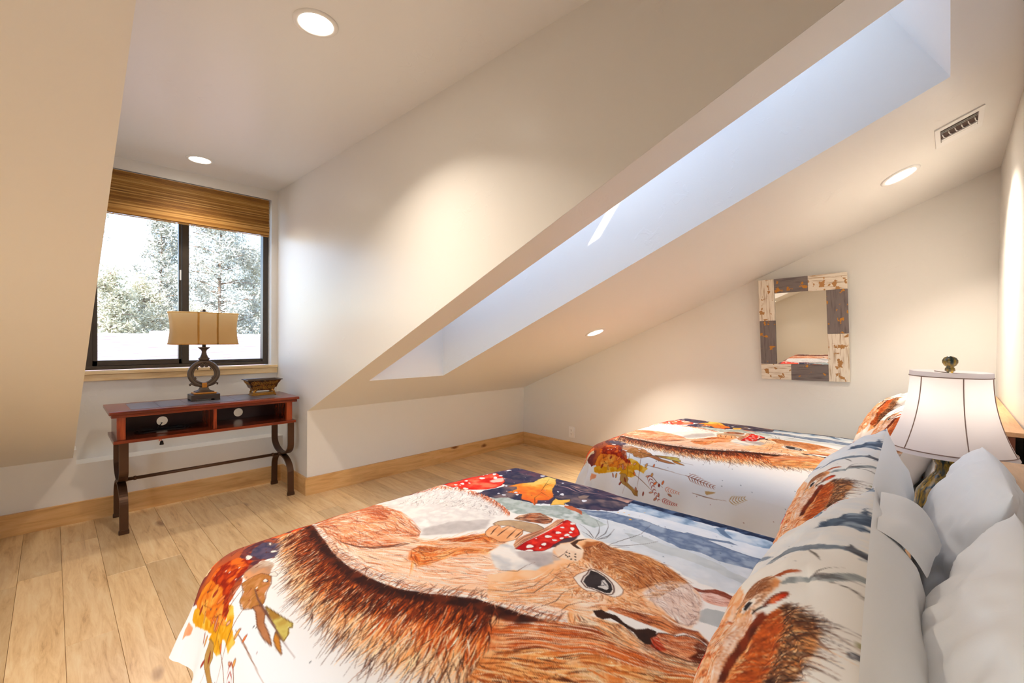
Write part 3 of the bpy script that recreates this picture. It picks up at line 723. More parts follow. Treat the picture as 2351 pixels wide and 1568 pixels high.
def shade_mb(k0=1.0, t0=0.0, t1=1.0, m=14):
    vs = []; fs = []; n = 64
    for i in range(m + 1):
        t = t0 + (t1 - t0) * i / m; w = 1 - .055 * math.sin(math.pi * t)
        vs += shade_ring(sz0 + (sz1 - sz0) * t, .206 * w * k0, .115 * w * k0)
    for i in range(m):
        for k in range(n): fs.append((i * n + k, i * n + (k + 1) % n, (i + 1) * n + (k + 1) % n, (i + 1) * n + k))
    return MB().add(vs, fs, True)
shd = shade_mb().build('lamp_shade', M['shade1'], tl)
shade_mb(1.008, 0, .03, 1).build('trim_band', M['shade1b'], shd); shade_mb(1.008, .965, 1.0, 1).build('trim_band', M['shade1b'], shd)
for xx in (-.055, .06):
    for sy in (-1, 1):
        pts = []
        for i in range(12):
            t = i / 11; w = 1 - .055 * math.sin(math.pi * t); pts.append((lx + xx, ly + sy * (.1155 * w + .0002), sz0 + (sz1 - sz0) * t))
        MB().strap(pts, (1, 0, 0), .012, .0015).build('seam_strip', M['shade1b'], shd)
MB().lathe([(.004, sz1 - .004), (.026, sz1 + .002), (.028, sz1 + .006), (.010, sz1 + .010), (.009, sz1 + .014), (.011, sz1 + .018), (.006, sz1 + .024), (.001, sz1 + .026)], lx, ly, 20).build('finial', M['lampdark'], tl)

# ------------------------------------------------------------------ ornate footed box
m, nt, b = mat_new('gilt_scroll_resin'); L = nt.links.new
tc = nt.nodes.new('ShaderNodeTexCoord'); n1 = nt.nodes.new('ShaderNodeTexNoise'); n1.inputs['Scale'].default_value = 25; n1.inputs['Detail'].default_value = 3; L(tc.outputs['Object'], n1.inputs['Vector'])
rp = nt.nodes.new('ShaderNodeValToRGB'); e = rp.color_ramp.elements; e[0].position = .35; e[0].color = lin(44, 22, 8); e[1].position = .7; e[1].color = lin(130, 74, 20); L(n1.outputs['Fac'], rp.inputs[0]); L(rp.outputs[0], b.inputs['Base Color']); b.inputs['Roughness'].default_value = .35
M['gilt_dark'] = m
M['gilt'] = mat_plain('antique_gilt', lin(176, 124, 48), .35, .5, noise=.45, nscale=60)
bx, by = 1.165, 3.90
fb_ = tag(empty('footed_box', (bx, by, TZ)), 'small ornate gilt planter box on scroll feet beside table lamp', 'decor box')
MB().bbox(bx - .088, bx + .088, by - .048, by + .048, TZ, TZ + .009, .003).bbox(bx - .082, bx + .082, by - .043, by + .043, TZ + .009, TZ + .020, .003).build('base_plate', M['gilt'], fb_)
def flare(levels, m, name, par):
    vs = []; fs = []
    for (hx, hy, z) in levels: vs += [(bx - hx, by - hy, z), (bx + hx, by - hy, z), (bx + hx, by + hy, z), (bx - hx, by + hy, z)]
    for i in range(len(levels) - 1):
        for k in range(4): fs.append((4 * i + k, 4 * i + (k + 1) % 4, 4 * i + 4 + (k + 1) % 4, 4 * i + 4 + k))
    fs.append((3, 2, 1, 0)); fs.append(tuple(4 * (len(levels) - 1) + k for k in range(4)))
    return MB().add(vs, fs).build(name, m, par)
Bz = TZ + .038
prof_b = [(.074, .040), (.078, .043), (.086, .047), (.098, .054), (.110, .061), (.118, .066)]
lv = [(h[0], h[1], Bz + .080 * i / 5) for i, h in enumerate(prof_b)]
flare(lv + [(.112, .060, Bz + .080), (.090, .044, Bz + .020)], M['gilt_dark'], 'box_body', fb_)
vs = []; fs = []
for (hx, hy, z) in ((.118, .066, Bz + .078), (.128, .074, Bz + .082), (.128, .074, Bz + .087), (.110, .060, Bz + .084), (.110, .058, Bz + .076)):
    vs += [(bx - hx, by - hy, z), (bx + hx, by - hy, z), (bx + hx, by + hy, z), (bx - hx, by + hy, z)]
for i in range(4):
    for k in range(4): fs.append((4 * i + k, 4 * i + (k + 1) % 4, 4 * i + 4 + (k + 1) % 4, 4 * i + 4 + k))
MB().add(vs, fs).build('rim', M['lampdark'], fb_)
mb = MB(); srng = random.Random(11)
def on_face(u, w, side):            # u -1..1 along the face, w 0..1 up
    j = min(4, int(w * 5)); f_ = w * 5 - j; hx = prof_b[j][0] * (1 - f_) + prof_b[min(5, j + 1)][0] * f_; hy = prof_b[j][1] * (1 - f_) + prof_b[min(5, j + 1)][1] * f_
    z = Bz + .080 * w
    if side == 0: return (bx + u * hx, by - hy - .0012, z)
    return (bx - hx - .0012, by + u * hy, z)
for side, cnt in ((0, 13), (1, 7)):
    for i in range(cnt):
        for row in range(2):
            u0 = -0.9 + 1.8 * (i + .5) / cnt + srng.uniform(-.03, .03); w0 = .28 + .45 * row + srng.uniform(-.04, .04); r0 = srng.uniform(.13, .18); sg = srng.choice((-1, 1)); a0 = srng.uniform(0, 6.28)
            k_ = .62 if side == 0 else 1.1
            p = [on_face(max(-1, min(1, u0 + k_ * sg * r0 * (1 - .8 * t) * math.cos(a0 + 8 * t))), max(.02, min(.98, w0 + 1.3 * r0 * (1 - .8 * t) * math.sin(a0 + 8 * t))), side) for t in np.linspace(0, 1, 16)]
            mb.tube(p, .0018, 5)
mb.build('scroll_relief', M['gilt'], fb_)['kind'] = 'stuff'
for sx in (-1, 1):
    for sy in (-1, 1):
        fx, fy = bx + sx * .066, by + sy * .036
        MB().tube([(fx - sx * .012, fy, Bz + .004), (fx, fy, Bz - .004), (fx + sx * .006, fy + sy * .004, Bz - .009), (fx + sx * .002, fy + sy * .006, Bz - .014), (fx + sx * .012, fy + sy * .008, TZ + .022)], [.009, .010, .007, .005, .008], 8).build('scroll_foot', M['gilt'], fb_)

# ------------------------------------------------------------------ headboards, beds
M['hboak'] = mat_wood('light_oak_veneer', [(.2, lin(178, 128, 84)), (.5, lin(206, 158, 112)), (.8, lin(220, 176, 130))], 'X', 1.4, rough=.45, bump=.05)
M['hbred'] = mat_plain('red_brown_panel', lin(120, 62, 34), .5, noise=.2)
M['ticking'] = mat_fabric('mattress_ticking', (.78, .77, .74, 1), .9)
M['boxspring'] = mat_fabric('box_spring_cloth', (.55, .53, .50, 1), .9)
XB, XOFF = 1.01, 2.02          # bed centre, offset of the far bed
def bed(xc, label):
    o = tag(empty('bed', (xc, .8, 0)), label, 'bed')
    x0, x1 = xc - .685, xc + .685
    MB().bbox(x0 + .05, x1 - .05, -.05, 1.51, .33, .565, .06).build('mattress', M['ticking'], o)
    MB().bbox(x0 + .05, x1 - .05, -.04, 1.51, .14, .335, .02).build('box_spring', M['boxspring'], o)
    for sx in (x0 + .11, x1 - .11):
        for sy in (.05, 1.42): MB().bbox(sx - .025, sx + .025, sy - .025, sy + .025, 0, .145, .004).build('leg', M['hbred'], o)
    hb = MB().bbox(x0 - .02, x1 + .02, -.165, -.118, .28, .943, .003).build('headboard', M['hbred'], o)
    MB().bbox(x0 - .03, x1 + .03, -.190, -.086, .941, .957, .002).build('headboard_cap', M['hboak'], hb)
    for sx in (x0 - .02, x1 - .02): MB().bbox(sx, sx + .04, -.150, -.098, 0, .941, .003).build('headboard_post', M['hboak'], hb)
    return o
bed(XB, 'oak headboard bed standing on the open side of the table lamp nightstand')
bed(XB + XOFF - .02, 'oak headboard bed standing beside the end wall with the rustic mirror')

# nightstand between the beds
ns = tag(empty('nightstand', (2.02, .02, 0)), 'oak nightstand between the two beds carrying the lit lamp', 'nightstand')
MB().bbox(1.80, 2.24, -.185, .22, .575, .60, .003).build('nightstand_top', M['hboak'], ns)
bd = MB(); bd.bbox(1.815, 1.833, -.18, .205, .08, .576, .002); bd.bbox(2.207, 2.225, -.18, .205, .08, .576, .002); bd.bbox(1.83, 2.21, -.18, -.165, .08, .576, .002); bd.bbox(1.83, 2.21, -.17, .205, .08, .1, .002)
bd.build('carcass', M['hboak'], ns)
for z0, z1 in ((.105, .335), (.34, .57)):
    dr = MB().bbox(1.836, 2.204, .195, .213, z0, z1, .003).build('drawer', M['hboak'], ns)
    MB().lathe([(.006, 0), (.006, .01), (.014, .016), (.014, .022), (.004, .026)], 0, 0, 16).build('knob', M['lampdark'], dr, origin=(0, 0, 0)); k = dr.children[0]; k.rotation_euler = (-math.pi / 2, 0, 0); k.location = (Vector((2.02, .212, (z0 + z1) / 2)) - wloc(ns))
for sx in (1.83, 2.21):
    for sy in (-.16, .19): MB().bbox(sx - .015, sx + .015, sy - .015, sy + .015, 0, .081, .002).build('leg', M['hboak'], ns)

# lit bedside lamp
M['shade2'] = mat_fabric('white_silk_shade', lin(240, 234, 234), .8, .4, 400, .04)
M['piping'] = mat_plain('taupe_piping', lin(150, 124, 112), .8)
m, nt, b = mat_new('green_gold_glaze'); L = nt.links.new
tc = nt.nodes.new('ShaderNodeTexCoord'); n1 = nt.nodes.new('ShaderNodeTexNoise'); n1.inputs['Scale'].default_value = 38; n1.inputs['Detail'].default_value = 6
mp = nt.nodes.new('ShaderNodeMapping'); mp.inputs['Scale'].default_value = (3, 3, .7); L(tc.outputs['Object'], mp.inputs[0]); L(mp.outputs[0], n1.inputs['Vector'])
rp = nt.nodes.new('ShaderNodeValToRGB'); e = rp.color_ramp.elements; e[0].position = .4; e[0].color = lin(30, 46, 44); e[1].position = .62; e[1].color = lin(150, 120, 40); L(n1.outputs['Fac'], rp.inputs[0]); L(rp.outputs[0], b.inputs['Base Color']); b.inputs['Roughness'].default_value = .2
M['glaze'] = m
bx2, by2 = 2.05, .0
bl = tag(empty('bedside_lamp', (bx2, by2, .60)), 'lit bedside lamp with white bell shade and green glazed base', 'lamp')
MB().lathe([(.06, .60), (.065, .605), (.065, .615), (.045, .622), (.05, .64), (.075, .68), (.085, .72), (.075, .77), (.05, .81), (.032, .835), (.030, .86), (.038, .875), (.036, .89), (.012, .895), (.010, .96)], bx2, by2, 28).build('lamp_base', M['glaze'], bl)
Z0, Z1 = .905, 1.168
def bell(t): return .158 - .060 * (1 - (1 - t) ** 2.1)
def bell_mb(k=1.0, t0=0., t1=1., m=20, seg=72):
    return MB().lathe([(bell(t0 + (t1 - t0) * i / m) * k, Z0 + (Z1 - Z0) * (t0 + (t1 - t0) * i / m)) for i in range(m + 1)], bx2, by2, seg, caps=False)
shade2 = bell_mb().build('lamp_shade', M['shade2'], bl)
bell_mb(1.012, .0, .045, 1).build('shade_band', M['shade2'], shade2); bell_mb(1.018, .945, 1.0, 1).build('shade_band', M['shade2'], shade2)
for t in (.05, .94):
    MB().tube([(bx2 + (bell(t) * 1.012 + .001) * math.cos(a), by2 + (bell(t) * 1.012 + .001) * math.sin(a), Z0 + (Z1 - Z0) * t) for a in np.linspace(0, 2 * math.pi, 65)[:-1]], .0016, 6, closed=True).build('piping', M['piping'], shade2)
for k in range(6):
    a = math.radians(18 + 60 * k)
    MB().tube([(bx2 + (bell(t) + .0008) * math.cos(a), by2 + (bell(t) + .0008) * math.sin(a), Z0 + (Z1 - Z0) * t) for t in np.linspace(.05, .94, 16)], .0014, 6).build('seam', M['piping'], shade2)
MB().lathe([(.001, .96), (.02, .965), (.03, 1.0), (.028, 1.03), (.015, 1.05), (.001, 1.055)], bx2, by2, 20).build('bulb', mat_emit('bulb_glow', (1, .9, .78, 1), 3), bl)
MB().tube([(bx2 + .048 * math.cos(a), by2, 1.03 + (1.175 - .92) * .5 * math.sin(a)) for a in np.linspace(-1.2, math.pi + 1.2, 24)], .0018, 6).build('harp', M['lampdark'], bl)
sp_ = MB()
for k in range(3):
    a = 2 * math.pi * k / 3 + .4; sp_.tube([(bx2, by2, 1.163), (bx2 + .098 * math.cos(a), by2 + .098 * math.sin(a), 1.163)], .0016, 6)
sp_.build('spider', M['lampdark'], bl)
MB().lathe([(.004, 1.155), (.009, 1.168), (.013, 1.171), (.012, 1.179), (.009, 1.183), (.015, 1.188), (.0195, 1.197), (.0195, 1.205), (.015, 1.213), (.006, 1.218), (.001, 1.219)], bx2, by2, 24).build('finial', M['glaze'], bl)
pl = bpy.data.lights.new('bulb_light', 'POINT'); pl.energy = .5; pl.color = (1, .86, .70); pl.shadow_soft_size = .03
po = bpy.data.objects.new('bulb_light', pl); col.objects.link(po); po.parent = bl; po.location = (0, 0, .475)


# ------------------------------------------------------------------ bedding: shapes
def vnoise(u, v, seed, n=64):
    """smooth value noise on arrays"""
    g = np.random.default_rng(seed).random((n, n))
    iu = np.floor(u).astype(int); iv = np.floor(v).astype(int); fu = u - iu; fv = v - iv
    fu = fu * fu * (3 - 2 * fu); fv = fv * fv * (3 - 2 * fv)
    g00 = g[iu % n, iv % n]; g10 = g[(iu + 1) % n, iv % n]; g01 = g[iu % n, (iv + 1) % n]; g11 = g[(iu + 1) % n, (iv + 1) % n]
    return (g00 * (1 - fu) + g10 * fu) * (1 - fv) + (g01 * (1 - fu) + g11 * fu) * fv
def fbm(u, v, seed, oct=4):
    s = 0; a = .5; t = 0
    for k in range(oct):
        s = s + a * vnoise(u * 2 ** k, v * 2 ** k, seed + k); t += a; a *= .5
    return s / t

DA, DB0, DB1 = .94, -.04, 1.870         # duvet half width, head end and foot end measured along the cloth
A0, B0, RD = .590, 1.520, .135          # flat half width, flat end, edge radius
def duvet(NA, NB):
    """cloth coordinates a (across), b (along) and the draped surface, bed centre at x = 0"""
    a = np.linspace(-DA, DA, NA)[:, None] * np.ones((1, NB)); b = np.linspace(DB0, DB1, NB)[None, :] * np.ones((NA, 1))
    ex = np.maximum(0, np.abs(a) - A0); ey = np.maximum(0, b - B0)
    e = (ex ** 2.6 + ey ** 2.6) ** (1 / 2.6); e = np.minimum(e, .338 + .06 * np.maximum(0, e - .338)); n2 = np.sqrt(ex ** 2 + ey ** 2) + 1e-9
    dx = np.sign(a) * ex / n2; dy = ey / n2
    tm = math.radians(78); ang = np.minimum(e / RD, tm); rest = np.maximum(0, e - RD * tm)
    out = RD * np.sin(ang) + rest * math.cos(tm); drop = RD * (1 - np.cos(ang)) + rest * math.sin(tm)
    # soft waves of the hanging cloth
    along = np.where(ex > ey, b * 9.0, a * 9.0)
    wav = (vnoise(along + 3, e * 3, 21) - .5) * .05 * np.clip(rest / .16, 0, 1.2)
    cor = np.clip(np.minimum(ex, ey) / .12, 0, 1)
    wav = wav + cor * .022 * np.sin(np.arctan2(ey, ex + 1e-9) * 9) * np.clip(rest / .1, 0, 1)
    out = out + wav
    x = np.sign(a) * np.minimum(np.abs(a), A0) + dx * out
    y = np.minimum(b, B0) + dy * out
    crown = .020 * (1 - (np.minimum(np.abs(a), A0) / A0) ** 2) + .012 * (1 - np.clip((np.minimum(b, B0) - .9) / .6, 0, 1) ** 2)
    wr = (fbm(a * 3.2 + 10, b * 2.6 + 4, 5, 3) - .5) * .022 + (fbm(a * 16 + 10, b * 7 + 4, 9, 2) - .5) * .004
    z = .611 + crown + wr * np.clip(1 - rest / .1, .3, 1) - drop
    return a, b, np.stack([x, y, z], -1)

def pillow(w, h, T, NU, NV, seed, sag=.02, corner=.035):
    """two faces (front, back) of a stuffed pillow, local: u across, v up, n thickness"""
    u = np.sin(np.linspace(-1, 1, NU) * math.pi / 2)[:, None] * np.ones((1, NV)); v = np.sin(np.linspace(-1, 1, NV) * math.pi / 2)[None, :] * np.ones((NU, 1))
    pin_u = 1 - corner * (1 - v ** 2) * np.abs(u) ** 3 * 1.5; pin_v = 1 - corner * (1 - u ** 2) * np.abs(v) ** 3 * 1.5
    X = u * w / 2 * pin_u; Y = v * h / 2 * pin_v
    pr = np.clip(1 - np.abs(u) ** 2.6, 0, 1) ** .55 * np.clip(1 - np.abs(v) ** 2.4, 0, 1) ** .6
    wr = (fbm(u * 3 + 8, v * 3 + 8, seed, 3) - .5) * .030 + (fbm(u * 10 + 8, v * 4 + 8, seed + 4, 2) - .5) * .008
    edge = np.clip(1 - np.maximum(np.abs(u), np.abs(v)), 0, .15) / .15
    rad = .006 * np.sin(np.arctan2(v, u) * 14 + seed) * np.clip(1 - edge, 0, 1) * edge * 4
    Z1 = T / 2 * pr + (wr + rad) * edge; Z2 = -T / 2 * pr + (fbm(u * 3 + 3, v * 3 + 5, seed + 9, 3) - .5) * .03 * edge
    sg = -sag * (np.abs(u) ** 2) * (v > 0) * v
    Y = Y + sg
    return u, v, np.stack([X, Y, Z1], -1), np.stack([X, Y, Z2], -1)

DUVET_RES = (740, 740); PILLOW_RES = (321, 221)
# ------------------------------------------------------------------ printed pattern (cloth colours, one per mesh point)
class Canvas:
    """a flat print in cloth millimetres; axis 0 = across (p), axis 1 = along (q)"""
    def __init__(s, p0, p1, q0, q1, n, m, base):
        s.p0, s.p1, s.q0, s.q1, s.n, s.m = p0, p1, q0, q1, n, m
        s.C = np.ones((n, m, 3), np.float32) * np.array(base, np.float32)
        s.sx = (n - 1) / (p1 - p0); s.sy = (m - 1) / (q1 - q0)
        s.R = np.random.default_rng(17)
    def xy(s, pts):
        p = np.asarray(pts, float); return np.stack([(p[..., 0] - s.p0) * s.sx, (p[..., 1] - s.q0) * s.sy], -1)
    def mask(s, poly, rough=3.0, seed=1, freq=.05):
        P = s.xy(poly); pad = int(rough * 2 + 3)
        x0, y0 = np.floor(P.min(0)).astype(int) - pad; x1, y1 = np.ceil(P.max(0)).astype(int) + pad
        x0, y0 = max(x0, 0), max(y0, 0); x1, y1 = min(x1, s.n - 1), min(y1, s.m - 1)
        if x1 <= x0 or y1 <= y0: return None
        X, Y = np.meshgrid(np.arange(x0, x1 + 1), np.arange(y0, y1 + 1), indexing='ij'); X = X.astype(float); Y = Y.astype(float)
        if rough:
            X = X + (fbm(X * freq + 5, Y * freq + 9, seed, 3) - .5) * 2 * rough; Y = Y + (fbm(X * freq + 50, Y * freq + 30, seed + 7, 3) - .5) * 2 * rough
        ins = np.zeros(X.shape, bool); n = len(P)
        for i in range(n):
            ax, ay = P[i]; bx_, by_ = P[(i + 1) % n]
            if ay == by_: continue
            c = ((ay > Y) != (by_ > Y)) & (X < (bx_ - ax) * (Y - ay) / (by_ - ay) + ax); ins ^= c
        return (x0, x1 + 1, y0, y1 + 1, ins)
    def fill(s, poly, c1, c2=None, al=1.0, rough=3.0, seed=1, soft=0, freq=.05, tf=.03, grad=None, c3=None):
        """watercolour fill: c1..c2(..c3) mottled by noise; soft: blurred rim in canvas points"""
        r = s.mask(poly, rough, seed, freq)
        if r is None: return
        x0, x1, y0, y1, ins = r
        a = ins.astype(np.float32)
        for _ in range(int(soft)):
            b = a.copy(); b[1:] += a[:-1]; b[:-1] += a[1:]; b[:, 1:] += a[:, :-1]; b[:, :-1] += a[:, 1:]; a = b / 5
        X, Y = np.meshgrid(np.arange(x0, x1), np.arange(y0, y1), indexing='ij')
        t = np.clip((fbm(X * tf + seed, Y * tf + 2 * seed, seed + 3, 4) - .5) * 2.4 + .5, 0, 1)
        if grad is not None:
            g0, g1 = s.xy([grad[0]])[0], s.xy([grad[1]])[0]; d = g1 - g0; g = ((X - g0[0]) * d[0] + (Y - g0[1]) * d[1]) / (d @ d); t = np.clip(g + (t - .5) * .5, 0, 1)
        c1 = np.array(c1, np.float32); c2 = c1 if c2 is None else np.array(c2, np.float32)
        if c3 is None: colr = c1 + (c2 - c1) * t[..., None]
        else:
            c3 = np.array(c3, np.float32); u = t[..., None] * 2; colr = np.where(u < 1, c1 + (c2 - c1) * u, c2 + (c3 - c2) * (u - 1))
        a = (a * al)[..., None]; S = s.C[x0:x1, y0:y1]; S[:] = S * (1 - a) + colr * a
    def rim(s, poly, c, w=1.2, al=.8, closed=True):
        P = [tuple(q) for q in poly]; P = P + [P[0]] if closed else P
        s.lines([P], w, c, al, taper=False)
    def resamp(s, P, k):
        P = np.asarray(P, float); d = np.r_[0, np.cumsum(np.linalg.norm(np.diff(P, axis=0), axis=1))]; d = d / max(d[-1], 1e-9); t = np.linspace(0, 1, k)
        return np.stack([np.interp(t, d, P[:, 0]), np.interp(t, d, P[:, 1])], -1)
    def stamp(s, S, w, colr, al, taper=True):
        """S: (N, K, 2) strokes in cloth units; w: (N,) half widths in canvas points; colr (N, 3)"""
        P = s.xy(S); N, Kk = P.shape[:2]
        L_ = np.linalg.norm(np.diff(P, axis=1), axis=2).sum(1).max(); M_ = int(min(400, max(6, L_ / .8)))
        t = np.linspace(0, Kk - 1, M_); i = np.minimum(t.astype(int), Kk - 2); f = (t - i)[None, :, None]
        f = f * 1.0; Q = P[:, i] * (1 - f) + P[:, i + 1] * f
        tt = np.linspace(0, 1, M_); prof = (np.clip(1 - np.abs(tt * 2 - .7) / 1.3, 0, 1) if taper else np.ones(M_))
        rad = np.maximum(w[:, None] * prof[None], .35)
        Rm = int(math.ceil(rad.max())); cx = np.repeat(colr[:, None], M_, 1); ala = np.broadcast_to(np.asarray(al, float).reshape(-1, 1) if np.ndim(al) else np.full((N, 1), al), (N, M_))
        bx_ = np.rint(Q[..., 0]).astype(int); by_ = np.rint(Q[..., 1]).astype(int)
        for dx in range(-Rm, Rm + 1):
            for dy in range(-Rm, Rm + 1):
                X = bx_ + dx; Y = by_ + dy
                cov = np.clip(rad + .5 - np.hypot(X - Q[..., 0], Y - Q[..., 1]), 0, 1)
                ok = (cov > .05) & (X >= 0) & (X < s.n) & (Y >= 0) & (Y < s.m)
                xi, yi = X[ok], Y[ok]; a = (cov[ok] * ala[ok])[:, None]
                s.C[xi, yi] = s.C[xi, yi] * (1 - a) + cx[ok] * a
    def lines(s, ls, w, c, al=1.0, taper=True, k=24):
        S = np.stack([s.resamp(l, k) for l in ls]); s.stamp(S, np.full(len(ls), w), np.tile(np.array(c, float), (len(ls), 1)), al, taper)
    def fur(s, A, B, n, cols, w=(.6, 1.2), r=(0, 1), ln=(.3, .8), jit=.02, al=(.5, .95), swirl=.0, bend=.1, rng_t=(0, 1)):
        """strokes growing from curve A towards curve B"""
        R = s.R; A = s.resamp(A, 200); B = s.resamp(B, 200)
        t = R.uniform(rng_t[0], rng_t[1], n); r0 = R.uniform(r[0], r[1], n); l_ = R.uniform(ln[0], ln[1], n); r1 = np.minimum(r0 + l_, 1.12)
        def at(t_, r_):
            i = np.clip(t_, 0, 1) * 199; j = np.minimum(i.astype(int), 198); f = (i - j)[:, None]
            a = A[j] * (1 - f) + A[j + 1] * f; b = B[j] * (1 - f) + B[j + 1] * f; return a + (b - a) * r_[:, None]
        t1 = t + swirl * (r1 - r0) + R.normal(0, jit, n)
        p0 = at(t, r0); p2 = at(t1, r1); d = p2 - p0; nrm = np.stack([-d[:, 1], d[:, 0]], -1)
        p1 = (p0 + p2) / 2 + nrm * (bend * R.normal(1, .45, n))[:, None]
        k = np.linspace(0, 1, 10)[None, :, None]; S = p0[:, None] * (1 - k) ** 2 + 2 * p1[:, None] * k * (1 - k) + p2[:, None] * k ** 2
        cols = np.array(cols, float); c = cols[R.integers(0, len(cols), n)] * R.uniform(.9, 1.1, (n, 1))
        o = np.arange(n)
        for ch in np.array_split(o, max(1, n // 1500)):
            s.stamp(S[ch], R.uniform(w[0], w[1], len(ch)), np.clip(c[ch], 0, 255), R.uniform(al[0], al[1], len(ch)))
    def flow(s, A, B, n, cols, w=(.6, 1.2), ln=(.05, .15), jit=.03, al=(.4, .9), r=(0, 1), rng_t=(0, 1)):
        """strokes running along the curves, between A and B"""
        R = s.R; A = s.resamp(A, 200); B = s.resamp(B, 200)
        t = R.uniform(rng_t[0], rng_t[1], n); l_ = R.uniform(ln[0], ln[1], n); r0 = R.uniform(r[0], r[1], n); dr = R.normal(0, jit, n)
        k = np.linspace(0, 1, 10); tt = np.clip(t[:, None] + l_[:, None] * k, 0, 1) * 199; j = np.minimum(tt.astype(int), 198); f = (tt - j)[..., None]
        rr = (r0[:, None] + dr[:, None] * k + .010 * np.sin(k * 5 + t[:, None] * 60))[..., None]
        a = A[j] * (1 - f) + A[j + 1] * f; b = B[j] * (1 - f) + B[j + 1] * f; S = a + (b - a) * rr
        cols = np.array(cols, float); c = cols[R.integers(0, len(cols), n)] * R.uniform(.9, 1.1, (n, 1))
        for ch in np.array_split(np.arange(n), max(1, n // 1500)):
            s.stamp(S[ch], R.uniform(w[0], w[1], len(ch)), np.clip(c[ch], 0, 255), R.uniform(al[0], al[1], len(ch)))
    def strip(s, A, T, stops, nt=1800, nr=420, fade=(.7, 1.0), jit=.03):
        """colour by distance from curve A towards curve T, fading out at the end"""
        A = s.resamp(A, nt); T = s.resamp(T, nt); r = np.linspace(0, 1, nr)
        P = s.xy(A[:, None] + (T - A)[:, None] * r[None, :, None]); X = np.rint(P[..., 0]).astype(int); Y = np.rint(P[..., 1]).astype(int)
        rr = np.broadcast_to(r[None], X.shape) + (fbm(np.broadcast_to(np.linspace(0, 60, nt)[:, None], X.shape), np.broadcast_to(r[None] * 3, X.shape), 77, 3) - .5) * 2 * jit
        xs = [q[0] for q in stops]; cc = np.stack([np.interp(rr, xs, [q[1][k] for q in stops]) for k in range(3)], -1)
        a = np.clip((fade[1] - rr) / (fade[1] - fade[0]), 0, 1); a = a * a * (3 - 2 * a)
        ok = (X >= 0) & (X < s.n) & (Y >= 0) & (Y < s.m); lay = s.C.copy(); w = np.zeros((s.n, s.m), np.float32)
        lay[X[ok], Y[ok]] = cc[ok]; w[X[ok], Y[ok]] = a[ok]
        s.C[:] = s.C * (1 - w[..., None]) + lay * w[..., None]
    def spots(s, D, c, rimc=None):
        for (x, y, ax, ay, bx_, by_) in D:
            an = np.linspace(0, 2 * math.pi, 15)[:-1]; w = 1 + .12 * np.sin(an * 3 + x)
            P = [(x + (ax * math.cos(a) + bx_ * math.sin(a)) * k, y + (ay * math.cos(a) + by_ * math.sin(a)) * k) for a, k in zip(an, w)]
            if rimc is not None: s.rim(P, rimc, .8, .7)
            s.fill(P, c, rough=0)
    def fern(s, P, c, n=9, l=16, w=1.6):
        P = s.resamp(P, n + 2); ls = []
        for i in range(1, n + 1):
            d = P[min(i + 1, n + 1)] - P[i - 1]; d = d / (np.linalg.norm(d) + 1e-9); nn = np.array([-d[1], d[0]]); q = l * (1 - .6 * i / n)
            for sg in (-1, 1): ls.append([P[i], P[i] + d * q * .5 + nn * sg * q * .55, P[i] + d * q + nn * sg * q * .7])
        s.lines(ls, w, c, .95)
    def splat(s, n, box, cols, r=(.6, 1.8), al=.8):
        R = s.R; p = np.stack([R.uniform(box[0], box[1], n), R.uniform(box[2], box[3], n)], -1); cols = np.array(cols, float)
        S = np.stack([p, p + R.normal(0, 1.2, (n, 2))], 1); s.stamp(S, R.uniform(r[0], r[1], n), cols[R.integers(0, len(cols), n)], al, False)
    def result(s):
        c = s.C[:s.n // 2 * 2, :s.m // 2 * 2]; c = (c[::2, ::2] + c[1::2, ::2] + c[::2, 1::2] + c[1::2, 1::2]) / 4 / 255
        g = c.mean(-1, keepdims=True); c = np.clip(g + (c - g) * 1.15, 0, 1); c = np.clip(c, 0, 1); return np.where(c <= .04045, c / 12.92, ((c + .055) / 1.055) ** 2.4) * PRINT_ALBEDO
PRINT_ALBEDO = .96
